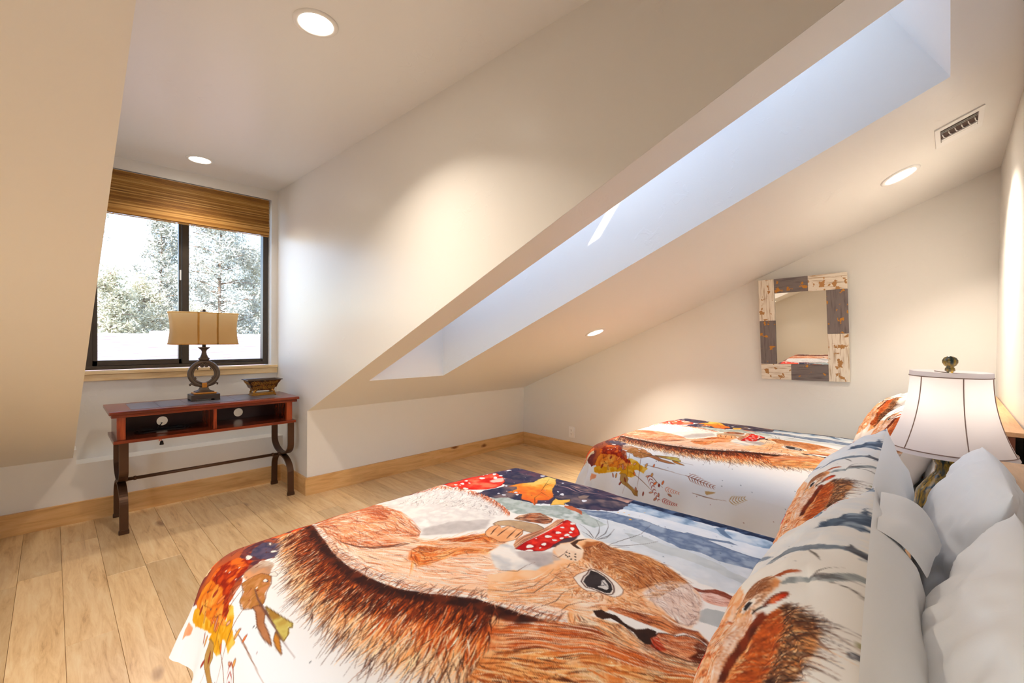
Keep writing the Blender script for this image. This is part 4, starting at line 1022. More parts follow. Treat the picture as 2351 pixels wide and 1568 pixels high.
K = {
    'trunk1': [(628,1135),(637,984),(633,818),(637,636),(633,529),(639,457),(639,372),(607,366),(599,438),(572,502),(559,559),(561,629),(597,695),(622,793),(612,867),(582,933),(553,1012),(543,1071)],
    'trunk1_low': [(582,933),(622,793),(597,695),(561,629),(559,559),(572,502),(599,438),(607,366),(543,355),(515,402),(511,483),(526,578),(507,689),(495,803),(480,893),(436,969)],
    'trunk1_branch': [(566,561),(528,532),(513,506),(513,489),(532,508),(561,532),(595,534)],
    'trunk2': [(342,976),(403,893),(421,825),(436,755),(430,687),(444,606),(444,542),(426,455),(426,402),(438,353),(354,362),(338,406),(319,464),(334,521),(319,572),(338,653),(348,708),(357,786),(346,857),(317,929)],
    'trunk2_branch': [(430,623),(438,553),(467,502),(478,461),(492,495),(461,553),(457,612)],
    'trunk3': [(298,752),(317,691),(304,606),(317,553),(306,493),(300,449),(279,406),(281,366),(239,372),(242,410),(254,449),(258,510),(256,583),(244,636),(258,708)],
    'trunk4': [(22,406),(53,398),(64,376),(70,340),(9,325),(-1,364),(-7,383),(-9,400)],
    'bluewash': [(319,918),(350,784),(327,631),(329,512),(354,359),(181,347),(160,406),(158,485),(191,566),(185,661),(170,744),(158,816),(229,893)],
    'greenwash': [(210,1349),(292,1307),(265,1184),(256,1105),(327,1024),(338,939),(315,895),(306,829),(252,844),(239,905),(208,973),(204,1048),(145,1097),(152,1154),(179,1239)],
    'darkmass': [(451,1556),(564,1519),(616,1490),(631,1392),(626,1311),(628,1239),(633,1126),(635,1022),(635,920),(580,888),(444,863),(400,914),(336,995),(350,1041),(304,1071),(265,1122),(248,1186),(235,1247),(200,1258),(193,1311),(187,1364),(258,1352),(319,1341),(409,1420)],
    'leafY': [(334,1328),(421,1330),(476,1309),(566,1337),(624,1345),(614,1292),(522,1220),(472,1199),(382,1120),(338,1107),(308,1135),(254,1107),(279,1150),(265,1184),(308,1224),(283,1279),(340,1279),(363,1305)],
    'leafY2': [(296,1065),(340,1090),(373,1101),(367,1080),(409,1054),(382,1041),(354,1046),(340,1027),(327,1048)],
    'leafTail': [(331,1027),(352,1007),(348,976),(334,948),(306,927),(315,946),(315,984),(321,1018)],
    'leafBr': [(455,1056),(495,1054),(509,1035),(467,1020),(440,1035)],
    'mush1': [(164,1549),(244,1556),(317,1549),(392,1551),(467,1539),(436,1458),(382,1394),(327,1358),(277,1349),(242,1364),(212,1407),(183,1437),(166,1490)],
    'mush1b': [(114,1562),(141,1564),(168,1558),(160,1549),(110,1547),(97,1543)],
    'belly': [(-152,1568),(-14,1560),(116,1502),(170,1424),(181,1335),(160,1211),(133,1131),(32,1107),(-18,1073),(-89,1107),(-141,1156),(-191,1199),(-166,1252),(-152,1313),(-131,1441)],
    'bellyShade': [(-191,1199),(-147,1233),(-74,1203),(-18,1158),(39,1120),(-18,1073),(-89,1107),(-141,1156)],
    'bellyEdgeR': [(45,1564),(137,1549),(187,1434),(193,1332),(170,1222),(133,1124)],
    'haunch': [(-384,1530),(-300,1562),(-242,1558),(-170,1566),(-143,1524),(-135,1411),(-154,1307),(-175,1220),(-214,1182),(-288,1197),(-338,1239),(-363,1284),(-384,1347),(-386,1428)],
    'haunchDark': [(-216,1560),(-168,1564),(-147,1513),(-162,1417),(-214,1379),(-227,1434),(-233,1509)],
    'body': [(-386,1500),(-386,1428),(-384,1347),(-363,1284),(-338,1239),(-288,1197),(-214,1182),(-202,1150),(-143,1118),(-110,980),(-95,842),(-87,769),(-101,682),(-114,608),(-137,534),(-193,593),(-225,653),(-246,704),(-277,795),(-308,871),(-352,935),(-382,1027),(-394,1120),(-398,1241),(-400,1337)],
    'arm': [(-262,1141),(-216,1143),(-162,1131),(-87,1075),(-39,1044),(-39,963),(-85,954),(-131,950),(-168,990),(-214,1018),(-262,1020),(-313,1035),(-302,1086)],
    'armDark': [(-246,1126),(-206,1131),(-145,1112),(-89,1071),(-49,1039),(-112,1046),(-173,1071),(-227,1075),(-256,1095)],
    'chest': [(-116,950),(-53,961),(-45,922),(-60,897),(-32,861),(-1,827),(39,829),(14,791),(-55,782),(-127,778),(-166,818),(-168,878),(-150,920)],
    'paw': [(-39,1058),(-9,1071),(22,1071),(26,1058),(14,1039),(43,1039),(49,1027),(51,1007),(62,986),(32,963),(-9,950),(-39,959),(-55,976),(-53,1016),(-58,1037)],
    'stem': [(16,1082),(45,1088),(81,1067),(110,1033),(129,988),(124,952),(95,935),(66,944),(58,978),(51,1007),(55,1029),(35,1046),(26,1058),(14,1071)],
    'paw2': [(101,1067),(139,1080),(183,1069),(210,1041),(206,1010),(196,969),(173,959),(147,967),(133,1005),(108,1044)],
    'mush2': [(-53,912),(-22,916),(32,922),(97,925),(150,927),(216,937),(231,935),(225,899),(179,846),(162,835),(135,835),(108,854),(62,852),(26,842),(-9,846),(-30,865),(-47,891)],
    'mush2Gill': [(-39,933),(-9,950),(43,954),(91,948),(147,948),(204,959),(227,946),(196,929),(145,927),(89,925),(24,922),(-24,918),(-53,912)],
    'mush2Dark': [(26,842),(62,852),(108,854),(135,835),(162,835),(129,825),(104,825),(74,842),(43,835)],
    'head': [(24,829),(62,848),(97,833),(137,820),(162,793),(170,759),(160,718),(177,663),(185,608),(175,555),(152,510),(135,474),(108,438),(72,415),(28,402),(-14,391),(-45,393),(-55,419),(-51,453),(-64,485),(-85,517),(-99,553),(-122,557),(-137,576),(-166,576),(-181,623),(-200,674),(-252,735),(-281,782),(-208,865),(-141,825),(-101,789),(-30,791)],
    'headTop': [(141,797),(170,757),(160,718),(177,663),(185,608),(175,555),(152,510),(135,474),(108,504),(68,527),(22,544),(-16,555),(1,580),(22,621),(26,665),(35,708),(51,746),(95,780)],
    'headPale': [(68,527),(108,504),(133,474),(108,438),(72,415),(28,402),(-18,391),(-47,400),(-47,421),(-26,459),(-14,498),(9,529)],
    'muzzle': [(26,827),(62,844),(97,823),(104,795),(85,761),(45,742),(20,738),(7,757),(5,784),(9,808)],
    'noseDark': [(95,820),(87,806),(81,786),(85,772),(91,786),(99,803),(124,810),(156,799),(127,820)],
    'jawShade': [(-66,905),(-20,861),(9,833),(7,810),(-1,782),(-43,782),(-83,797),(-83,823),(-78,869)],
    'eyeW': [(-60,695),(-39,697),(-7,693),(12,691),(22,670),(16,636),(5,606),(-14,574),(-39,563),(-60,570),(-66,591),(-70,614),(-87,636),(-83,659)],
    'eyeB': [(-58,665),(-35,674),(-18,676),(7,687),(9,667),(3,640),(-14,610),(-35,593),(-51,589),(-60,597),(-62,612),(-64,631),(-70,644)],
    'eyeH': [(-51,627),(-41,623),(-32,627),(-18,636),(-9,633),(-22,614),(-37,602),(-47,602)],
    'earLine': [(-143,578),(-124,566),(-127,553),(-120,532),(-129,506),(-131,476),(-110,459),(-108,451),(-106,440),(-122,436),(-133,442),(-152,430),(-158,440),(-152,457),(-143,474),(-137,504),(-139,534),(-154,544),(-156,559)],
    'earIn': [(-122,436),(-108,436),(-93,417),(-95,406),(-76,393),(-68,370),(-74,349),(-89,330),(-112,325),(-131,336),(-143,357),(-150,387),(-156,406),(-152,425),(-137,442)],
    'earTip': [(-93,368),(-74,362),(-78,345),(-91,328),(-112,325),(-129,334),(-137,351),(-131,359),(-106,355)],
    'earTop': [(-110,563),(-89,542),(-81,510),(-66,478),(-53,453),(-60,421),(-55,398),(-45,376),(-60,351),(-78,328),(-89,330),(-70,349),(-64,374),(-70,398),(-91,410),(-93,427),(-99,459),(-104,502),(-110,534)],
    'earRed': [(-133,442),(-112,436),(-129,423),(-143,402),(-156,413),(-152,430)],
    'ear2': [(137,481),(124,457),(129,436),(158,415),(162,393),(156,370),(158,353),(145,351),(131,372),(139,402),(124,423),(112,440)],
    'ear2in': [(106,432),(133,417),(139,391),(135,368),(141,351),(108,345),(89,374),(81,400),(83,419)],
    'underEar': [(-183,619),(-166,576),(-154,544),(-137,504),(-152,457),(-152,430),(-150,387),(-131,336),(-112,325),(-145,306),(-160,340),(-179,400),(-189,468),(-187,540),(-214,595)],
    'cheekU': [(-225,844),(-189,797),(-141,761),(-62,750),(-3,733),(7,704)],
    'cheekD': [(-288,776),(-246,723),(-204,670),(-170,610),(-147,580),(-124,566)],
    'neckU': [(-49,553),(-32,515),(-32,476),(-39,442),(-53,410)],
    'neckD': [(-127,597),(-99,553),(-83,508),(-68,476),(-66,440)],
    'spine': [(-392,1547),(-411,1415),(-432,1294),(-438,1194),(-430,1095),(-417,1024),(-396,961),(-365,905),(-329,857),(-298,806),(-279,742),(-265,687),(-244,636),(-225,604)],
    'spineLow': [(-419,1536),(-442,1420),(-461,1298),(-467,1205),(-465,1105),(-457,1022),(-432,956),(-398,901),(-361,850),(-329,791),(-311,731),(-296,680),(-267,619),(-246,587)],
    'tailTip': [(-532,1526),(-568,1400),(-595,1286),(-624,1169),(-631,1067),(-622,990),(-628,914),(-628,842),(-622,786),(-607,740),(-591,684),(-564,631),(-538,583),(-509,540),(-478,487),(-446,434),(-398,383)],
    'tailRoot2': [(-321,740),(-279,691),(-242,638),(-214,595),(-191,553),(-175,506),(-170,455),(-164,406),(-152,366),(-133,330)],
    'tailMid2': [(-392,661),(-352,621),(-321,587),(-300,546),(-265,515),(-250,485),(-235,442),(-221,404),(-204,366),(-183,332)],
    'tailOrange': [(-438,1301),(-451,1056),(-394,905),(-325,795),(-283,665),(-246,587),(-206,472),(-179,362),(-267,321),(-352,413),(-436,525),(-501,631),(-547,701),(-580,780),(-587,871),(-587,986),(-582,1092),(-559,1197),(-505,1296)],
    'cornPurple': [(-591,1541),(-547,1560),(-515,1562),(-451,1568),(-405,1562),(-407,1536),(-459,1488),(-520,1456),(-559,1400),(-591,1413),(-616,1400),(-643,1383),(-668,1377),(-670,1411),(-649,1445),(-631,1477)],
    'cornBlue': [(-582,1507),(-549,1530),(-524,1511),(-513,1468),(-547,1405),(-574,1409),(-589,1439),(-599,1466)],
    'cornRed': [(-708,1509),(-681,1517),(-649,1509),(-626,1488),(-607,1432),(-641,1392),(-664,1381),(-687,1362),(-708,1320),(-733,1284),(-735,1322),(-708,1358),(-697,1413),(-702,1471)],
    'cornOr': [(-720,1509),(-704,1507),(-691,1454),(-683,1394),(-702,1369),(-718,1328),(-737,1277),(-754,1318),(-769,1375),(-781,1473),(-781,1524)],
    'cornYel': [(-800,1528),(-764,1490),(-752,1400),(-743,1337),(-733,1284),(-706,1324),(-697,1301),(-714,1254),(-731,1235),(-741,1188),(-775,1203),(-762,1239),(-766,1262),(-792,1245),(-808,1271),(-806,1318),(-802,1356),(-785,1343),(-812,1434),(-827,1488),(-823,1519)],
    'cornPeach': [(-833,1543),(-838,1502),(-852,1502),(-863,1526),(-875,1541),(-854,1549)],
    'cornGrey': [(-616,1400),(-582,1411),(-568,1373),(-587,1324),(-612,1288),(-616,1328),(-639,1341),(-651,1354),(-637,1386)],
    'cornBrown': [(-658,1352),(-637,1345),(-612,1341),(-597,1301),(-612,1254),(-633,1228),(-645,1197),(-660,1186),(-674,1211),(-691,1247),(-683,1290),(-666,1307)],
    'cornDrip': [(-672,1216),(-658,1201),(-658,1158),(-672,1129),(-677,1082),(-685,1041),(-691,1088),(-687,1137),(-672,1190)],
    'cornOlive': [(-651,1177),(-647,1148),(-639,1095),(-631,1050),(-639,1037),(-643,1052),(-647,1031),(-664,1022),(-666,1056),(-660,1088),(-658,1139)],
    'cornStick': [(-645,1279),(-654,1226),(-658,1158),(-662,1086),(-664,1024),(-664,993),(-666,954)],
    'cornLeafS': [(-666,1069),(-666,1044),(-679,995),(-681,1024),(-677,1054)],
    'mushO1': [(-522,1551),(-495,1560),(-474,1556),(-467,1534),(-482,1511),(-499,1513)],
    'mushO2': [(-463,1545),(-446,1562),(-426,1556),(-415,1534),(-432,1515),(-453,1522)],
    'fernStick': [(-725,1214),(-727,1139),(-731,1073),(-733,1022),(-733,976)],
    'fernRed': [(-733,976),(-737,944),(-746,908),(-754,871),(-764,820)],
    'fernGold': [(-812,929),(-815,874),(-817,820),(-812,765)],
    'fernGold2': [(-812,765),(-804,738),(-794,712),(-777,676)],
    'vine': [(-777,1288),(-798,1237),(-821,1197),(-850,1146),(-879,1092)],
    'fernRed2': [(-879,1092),(-888,1065),(-894,1035),(-894,999)],
    'vine2': [(-775,1158),(-802,1124),(-823,1086)],
    'fernOr': [(-823,1086),(-829,1050),(-831,1018),(-833,990)],
    'leafKhaki': [(-796,1343),(-796,1311),(-819,1290),(-838,1296),(-858,1264),(-873,1226),(-902,1224),(-900,1243),(-879,1260),(-861,1292),(-846,1328),(-833,1341)],
    'seed': [(-789,867),(-785,835),(-785,818),(-764,808),(-789,820),(-802,850),(-806,857),(-800,865)],
    'mushSide': [(-796,1723),(-746,1702),(-704,1658),(-664,1604),(-668,1575),(-706,1558),(-737,1602),(-760,1685),(-789,1715)],
    'mushSideW': [(-777,1702),(-733,1647),(-693,1566),(-710,1553),(-752,1624)],
    'tailTipFar': [(-559,1458),(-649,1356),(-651,1290),(-679,1222),(-693,1133),(-700,1075),(-683,1022),(-683,963),(-685,897),(-693,844),(-672,793),(-674,721),(-672,667),(-618,619)],
}
KD = {
    'mush1': [(442,1524,7,-5,-12,-13),(348,1505,13,-5,-10,-13),(403,1477,6,-6,-15,-15),(269,1522,6,-5,-7,-7),(231,1502,6,-6,-8,-10),(175,1473,8,-7,-7,-11),(196,1441,8,-9,-9,-11),(392,1545,6,0,-6,-6),(198,1507,6,-5,-5,-7),(419,1549,4,-2,-6,-4),(446,1485,7,-6,-8,-8),(210,1492,2,-2,-4,-7),(258,1488,2,-5,-4,-7)],
    'mush2': [(-12,891,9,-7,-8,-7),(30,871,7,-4,-8,-6),(185,880,6,-4,-10,-9),(127,893,6,-7,-7,-5),(83,899,8,-8,-7,-6),(133,863,6,-6,-9,-4),(104,861,6,-4,-5,-4),(78,869,5,-6,-4,-4),(168,908,5,-5,-4,-5),(158,867,4,-4,-6,-4),(43,914,2,-2,-4,-2),(-32,874,8,-9,-5,-3),(3,863,2,-2,-4,-2),(221,905,8,-6,-7,-6),(131,848,4,-4,-2,-4)],
    'white': [(607,1366,13,-4,-14,-10),(438,1120,6,-6,-12,-11),(436,1010,8,-7,-10,-7),(308,1256,7,-4,-6,-6),(336,1339,4,-4,-7,-7),(572,1220,6,-2,-8,-6),(248,1264,6,-6,-4,-6),(455,1154,2,-4,-6,-6),(292,1233,4,-5,-7,-7),(246,1292,4,-4,-4,-4)],
    'cornw': [(-607,1464,6,-8,-5,-13),(-545,1445,7,-6,-4,-6),(-616,1286,4,-7,-2,-9),(-536,1505,2,-3,-2,-9),(-591,1303,7,-9,-4,-13)],
}
KL = {
    'whisk': [[(173,784),(231,808),(273,833),(304,865)],[(173,780),(242,791),(294,812),(342,846)],[(175,789),(212,833),(233,869),(235,886)],[(170,789),(183,816),(193,846)],[(173,776),(212,767),(256,778)],[(166,731),(248,725),(329,710),(417,723)],[(164,729),(202,697),(267,663),(319,646)],[(177,776),(233,774),(294,789)],[(164,714),(189,697),(202,682)]],
    'cheekL': [[(-254,814),(-221,767),(-164,740),(-101,748),(-62,759)],[(-231,763),(-185,723),(-116,723),(-58,738),(-14,742)],[(-212,674),(-170,663),(-135,672),(-95,665)],[(-193,631),(-166,633),(-133,616)],[(-173,859),(-143,818),(-101,823),(-70,818)],[(-1,808),(-1,791),(32,793),(55,801)],[(-30,738),(-3,748),(14,742)]],
    'nosed': [[(41,795),(39,791)],[(26,786),(24,782)],[(41,784),(39,782)],[(28,774),(26,772)],[(20,761),(16,759)],[(51,769),(47,767)],[(37,761),(35,757)],[(24,750),(22,748)],[(22,776),(20,774)]],
    'toes': [[(-39,1033),(-12,1046),(22,1058)],[(-32,1010),(-1,1018),(45,1029)],[(-24,976),(5,986),(53,1005)],[(-3,961),(30,973),(60,984)]],
    'gills': [[(-45,922),(3,931),(68,933),(141,935),(216,946)],[(-37,931),(24,946),(85,944),(145,946),(210,952)],[(-49,914),(1,925),(76,927),(152,929),(214,939)]],
    'leafv': [[(405,1203),(484,1247),(584,1307)],[(262,1112),(321,1165),(390,1186)],[(474,1239),(528,1250)],[(392,1199),(369,1133)]],
    'roots': [[(518,1224),(530,1163),(511,1103),(511,1020)],[(570,1241),(622,1186),(603,1099)],[(553,1163),(528,1090),(570,1018),(633,980)],[(624,1194),(622,1139),(582,1069)]],
}
KS = {
    'tailS': [(681,353),(641,397),(584,461),(566,581),(527,637),(509,685),(495,750),(540,827),(592,876),(633,911),(703,941),(760,933),(818,905),(830,844),(858,800)],
    'spineS': [(673,339),(633,375),(579,426),(540,475),(522,549),(500,607),(491,661)],
    'spineLowS': [(700,397),(661,426),(605,475),(584,549),(575,607),(553,643),(522,690)],
    'tipS': [(866,827),(876,895),(863,908),(821,951),(793,962),(711,971),(641,960),(600,918),(545,884),(491,814),(468,771)],
    'bodyS': [(613,241),(592,339),(518,383),(412,383),(412,475),(449,556),(486,600),(514,536),(536,475),(575,419),(633,375),(673,339)],
    'headS': [(299,309),(264,375),(259,447),(244,516),(208,569),(213,625),(269,707),(324,745),(373,740),(402,718),(426,696),(459,673),(468,625),(449,556),(421,475)],
    'headTopS': [(259,447),(244,516),(208,569),(213,625),(294,702),(368,702),(402,661),(397,607)],
    'eyeWS': [(421,509),(402,529),(397,581),(412,637),(435,643),(445,607),(431,542)],
    'eyeBS': [(416,529),(407,549),(407,588),(431,619),(435,588),(431,549)],
    'earS': [(468,673),(445,696),(421,729),(407,755),(407,780),(426,790),(445,775),(459,740),(468,707),(473,679)],
    'earInS': [(459,702),(445,713),(431,740),(416,765),(421,780),(440,775),(454,745),(468,713)],
    'earGapS': [(473,588),(463,607),(468,649),(459,685),(449,702),(473,685),(477,643)],
    'ear2S': [(254,679),(249,724),(233,760),(244,795),(259,827),(269,823),(269,795),(264,765),(284,734)],
    'stripe1': [(339,740),(294,771),(294,818),(329,887),(319,941),(284,971),(254,992),(259,1000),(304,1000),(304,993),(339,978),(373,946),(358,891),(329,814),(353,755)],
    'stripe2': [(10,536),(-42,581),(-58,679),(-21,790),(5,891),(21,956),(10,981),(26,994),(37,1000),(131,1000),(99,996),(68,982),(52,941),(47,869),(63,814),(21,718),(26,643),(68,607)],
    'stripe2d': [(26,965),(-16,976),(10,988),(31,996),(26,1000),(120,1000),(94,996),(89,989),(63,971)],
    'stripe3': [(-233,814),(-334,869),(-426,918),(-445,982),(-566,1000),(-228,1000),(-198,992),(-228,949),(-244,880)],
    'blob': [(760,990),(750,996),(750,999),(760,1000),(774,998),(780,992)],
    'olive': [(692,1000),(700,1000),(718,1000),(714,1000),(707,1000)],
    'twig1': [(373,946),(378,969),(388,989),(412,999),(431,1000)],
    'twig2': [(58,831),(110,865),(187,898)],
    'twig3': [(324,887),(284,908),(254,933),(233,971)],
    'berry': [(-412,895),(-435,927),(-459,953),(-416,933),(-518,958)],
}
BR, DK, OR_, PE, CR = (92, 44, 26), (48, 26, 22), (226, 130, 70), (246, 192, 150), (252, 232, 212)
def duvet_colors(a, b):
    n, m = a.shape
    s = Canvas(-DA * 1000, DA * 1000, DB0 * 1000, DB1 * 1000, n * 2, m * 2, (246, 244, 242))
    F_ = s.fill
    # pale sky and trees behind the squirrel
    F_([(180, -40), (180, 700), (240, 1150), (520, 1200), (640, 900), (640, -40)], (236, 240, 246), (222, 230, 240), .9, 10, 3, soft=6)
    F_(K['bluewash'], (226, 232, 238), (205, 214, 222), .75, 8, 5, soft=4)
    ext = lambda P, i, j: P[:i] + [(P[i - 1][0], -40), (P[j][0], -40)] + P[j:]
    F_(ext(K['trunk3'], 8, 8), (206, 212, 214), (186, 194, 198), .8, 5, 6)
    F_(ext(K['trunk1_low'], 8, 8), (120, 146, 176), (176, 196, 216), .9, 7, 8, c3=(214, 224, 234), freq=.03)
    F_(ext(K['trunk2'], 10, 10), (138, 154, 178), (104, 120, 148), .95, 5, 9, c3=(158, 172, 192), freq=.03)
    s.rim(K['trunk2'][:10], (70, 80, 100), 1.0, .6, False)
    F_(K['trunk2_branch'], (128, 144, 168), (104, 120, 146), .9, 3, 10)
    t1 = K['trunk1'][:7] + [(597, -40), (720, -40), (720, 700), (700, 1120)]
    F_([(575, 1100), (583, 960), (575, 800), (570, 626), (580, 525), (585, 453), (583, 371), (583, -40), (700, -40), (700, 700), (690, 1120)], (50, 62, 88), (30, 42, 68), 1, 7, 11, c3=(84, 104, 136), freq=.04)
    F_([(690, 1120), (700, 700), (700, -40), (950, -40), (950, 1120)], (206, 214, 222), (240, 242, 244), .9, 10, 12, soft=3)
    F_(K['trunk1_branch'], (112, 134, 164), (92, 112, 140), .9, 3, 13)
    F_(ext(K['trunk4'], 4, 4), (188, 192, 194), (170, 176, 178), .85, 5, 14)
    s.splat(60, (150, 620, 350, 1150), [(70, 84, 104), (120, 136, 156)], (.6, 1.6))
    s.splat(14, (380, 600, 700, 1050), [(236, 176, 70), (244, 196, 120)], (1.5, 3.2))
    # undergrowth at the foot end
    F_(K['greenwash'], (190, 200, 198), (150, 164, 160), .9, 8, 15, soft=2, c3=(214, 222, 222))
    F_(K['darkmass'] , (86, 74, 92), (52, 54, 76), 1, 8, 16, c3=(126, 108, 110), tf=.016)
    F_([(560, 1560), (560, 900), (700, 900), (720, 1400), (640, 1700), (520, 1700)], (110, 80, 92), (58, 58, 82), 1, 9, 17, c3=(206, 166, 150), tf=.012)
    F_([(150, 1545), (560, 1540), (620, 1640), (500, 1870), (100, 1870), (60, 1600)], (236, 200, 184), (120, 84, 88), 1, 8, 18, c3=(70, 62, 84), tf=.012)
    F_(K['leafY'], (226, 112, 56), (236, 160, 70), 1, 4, 19, grad=((330, 1160), (560, 1300)), c3=(240, 214, 130))
    s.rim(K['leafY'], (90, 50, 40), .9, .6)
    F_(K['leafY2'], (242, 200, 110), (236, 184, 90), 1, 2, 20); s.rim(K['leafY2'], (70, 50, 50), .9, .7)
    F_(K['leafTail'], (198, 110, 74), (168, 92, 70), .95, 3, 21)
    F_(K['leafBr'], (176, 156, 140), (150, 130, 120), .95, 2, 22); s.rim(K['leafBr'], (60, 50, 60), .8, .7)
    s.lines(KL['leafv'], 1.0, (90, 50, 34), .8); s.lines(KL['roots'], 1.8, (214, 176, 170), .8)
    s.spots(KD['white'], (232, 234, 242), (40, 40, 60))
    s.splat(70, (230, 620, 1050, 1540), [(228, 226, 232), (40, 40, 60), (200, 120, 80)], (.7, 2.0))
    F_(K['mush1'], (206, 44, 38), (226, 74, 58), 1, 2, 23, c3=(240, 130, 100)); F_([(330, 1440), (400, 1470), (430, 1440), (380, 1405), (330, 1410)], (252, 226, 214), al=.85, rough=6, soft=14, seed=24)
    s.rim(K['mush1'], (90, 20, 24), 1.0, .8); s.spots(KD['mush1'], (250, 240, 240))
    F_(K['mush1b'], (240, 140, 100), (250, 190, 150), 1, 2, 25)
    # corner leaves
    F_([(-420, 1545), (-560, 1440), (-700, 1330), (-760, 1420), (-800, 1560), (-700, 1700), (-500, 1800), (-150, 1870), (60, 1870), (60, 1550)], (150, 84, 66), (190, 96, 50), 1, 12, 26, c3=(120, 60, 54), tf=.012)
    F_([(-620, 1600), (-480, 1640), (-300, 1660), (-120, 1650), (-100, 1870), (-640, 1870)], (240, 214, 190), (216, 200, 192), .9, 12, 27, soft=6, c3=(190, 140, 110), tf=.010)
    F_(K['cornPurple'], (122, 66, 62), (84, 50, 58), 1, 5, 28, c3=(170, 92, 66), tf=.05)
    F_(K['cornBlue'], (96, 88, 110), (60, 62, 90), .9, 6, 29, soft=2, c3=(150, 132, 130))
    F_(K['cornGrey'], (206, 188, 172), (176, 140, 116), .95, 6, 30, soft=2, c3=(212, 152, 108))
    F_(K['cornYel'], (226, 172, 58), (214, 150, 30), 1, 4, 31, c3=(238, 196, 96))
    F_(K['cornOr'], (226, 140, 50), (206, 106, 36), 1, 5, 32, c3=(236, 172, 84))
    F_(K['cornRed'], (190, 72, 30), (132, 36, 22), 1, 5, 33, c3=(226, 112, 44), tf=.05)
    F_(K['cornPeach'], (240, 172, 128), (232, 150, 104), .9, 3, 34)
    F_(K['cornBrown'], (196, 134, 88), (170, 116, 60), 1, 4, 35, c3=(206, 150, 104), tf=.05); s.rim(K['cornBrown'], (92, 52, 34), .9, .6)
    F_(K['cornDrip'], (190, 134, 96), (168, 112, 74), 1, 2, 36); s.rim(K['cornDrip'], (96, 60, 40), .9, .7)
    F_(K['cornOlive'], (186, 158, 84), (206, 190, 110), 1, 2, 37, c3=(164, 124, 60)); s.rim(K['cornOlive'], (96, 70, 34), .9, .7)
    F_(K['cornLeafS'], (216, 160, 84), (196, 132, 60), 1, 1, 38); s.rim(K['cornLeafS'], (96, 60, 40), .8, .7)
    s.lines([K['cornStick']], 2.0, (110, 76, 66), .9)
    F_(K['mushO1'], (244, 168, 108), (232, 104, 60), 1, 1, 39); F_(K['mushO2'], (236, 110, 66), (224, 70, 48), 1, 1, 40)
    for k_ in ('mushO1', 'mushO2'): s.rim(K[k_], (110, 40, 34), .9, .8)
    F_(K['mushSide'], (232, 104, 56), (240, 150, 90), 1, 2, 41); F_(K['mushSideW'], (244, 222, 180), al=.95, rough=2); s.rim(K['mushSide'], (110, 50, 30), .9, .7)
    s.spots(KD['cornw'], (240, 236, 230), (60, 40, 40))
    rr = np.random.default_rng(5)
    cr_ = [[(p, q), (p + rr.normal(0, 12), q + rr.normal(0, 12)), (p + rr.normal(0, 22), q + rr.normal(0, 22))] for p, q in zip(rr.uniform(-760, -460, 60), rr.uniform(1300, 1680, 60))]
    s.lines(cr_, .8, (92, 40, 24), .7)
    s.splat(50, (-780, -430, 1250, 1700), [(110, 40, 24), (240, 230, 220), (60, 50, 70)], (.7, 1.8))
    # plants on the hanging side
    s.lines([K['fernStick'], K['vine'], K['vine2'], K['fernGold']], 1.3, (128, 80, 50), .9)
    s.fern(K['fernRed'], (140, 62, 30), 9, 34, 1.3); s.lines([K['fernRed']], 1.4, (120, 50, 26), .9)
    s.fern(K['fernGold2'], (172, 126, 50), 6, 32, 1.3); s.fern(K['fernRed2'], (164, 36, 26), 7, 22, 1.4); s.fern(K['fernOr'], (206, 100, 60), 6, 22, 1.1)
    F_(K['leafKhaki'], (190, 152, 96), (170, 128, 70), 1, 3, 42); s.rim(K['leafKhaki'], (110, 80, 44), .8, .6)
    F_(K['seed'], (206, 172, 122), (186, 150, 100), 1, 1, 43)
    V = K['vine']; rs = np.random.default_rng(9)
    for i in range(12):
        p, q = V[rs.integers(0, len(V))]; p += rs.normal(0, 34); q += rs.normal(0, 40); c_ = [(236, 130, 70), (206, 140, 110), (150, 60, 40), (240, 178, 140)][i % 4]
        an = np.linspace(0, 6.28, 9)[:-1]; th_ = rs.uniform(0, 3.1); L1, L2 = rs.uniform(8, 14), rs.uniform(3.5, 6)
        P = [(p + L1 * math.cos(t) * math.cos(th_) - L2 * math.sin(t) * math.sin(th_), q + L1 * math.cos(t) * math.sin(th_) + L2 * math.sin(t) * math.cos(th_)) for t in an]
        F_(P, c_, rough=0); s.rim(P, (96, 50, 40), .7, .7)
    for i in range(16):
        p, q = rs.uniform(-900, -650), rs.uniform(1150, 1480); c_ = [(236, 130, 70), (206, 140, 110), (160, 60, 40), (226, 168, 96)][i % 4]; an = np.linspace(0, 6.28, 9)[:-1]; th_ = rs.uniform(-.5, .5); L1, L2 = rs.uniform(9, 18), rs.uniform(4, 7)
        P = [(p + L1 * math.cos(t) * math.cos(th_) - L2 * math.sin(t) * math.sin(th_), q + L1 * math.cos(t) * math.sin(th_) + L2 * math.sin(t) * math.cos(th_)) for t in an]
        F_(P, c_, rough=0); s.rim(P, (96, 50, 40), .7, .7)
    s.lines([[(-640, 1330), (-720, 1310), (-800, 1300), (-900, 1310)], [(-650, 1250), (-760, 1230), (-900, 1235)]], 1.2, (128, 80, 50), .8)
    s.fern([(-760, 1180), (-800, 1160), (-850, 1130), (-900, 1090)], (150, 44, 28), 8, 26, 1.6)
    s.splat(20, (-900, -640, 300, 1200), [(120, 60, 50), (90, 90, 90)], (.8, 1.8))
    # tail
    A, Bm = K['spine'], K['spineLow']
    Af = K['spine'] + [(-170, 520), (-140, 420), (-110, 330), (-80, 240)]; Tf = K['tailTip'][:15] + [(-440, 420), (-380, 330), (-330, 240), (-290, 150)]
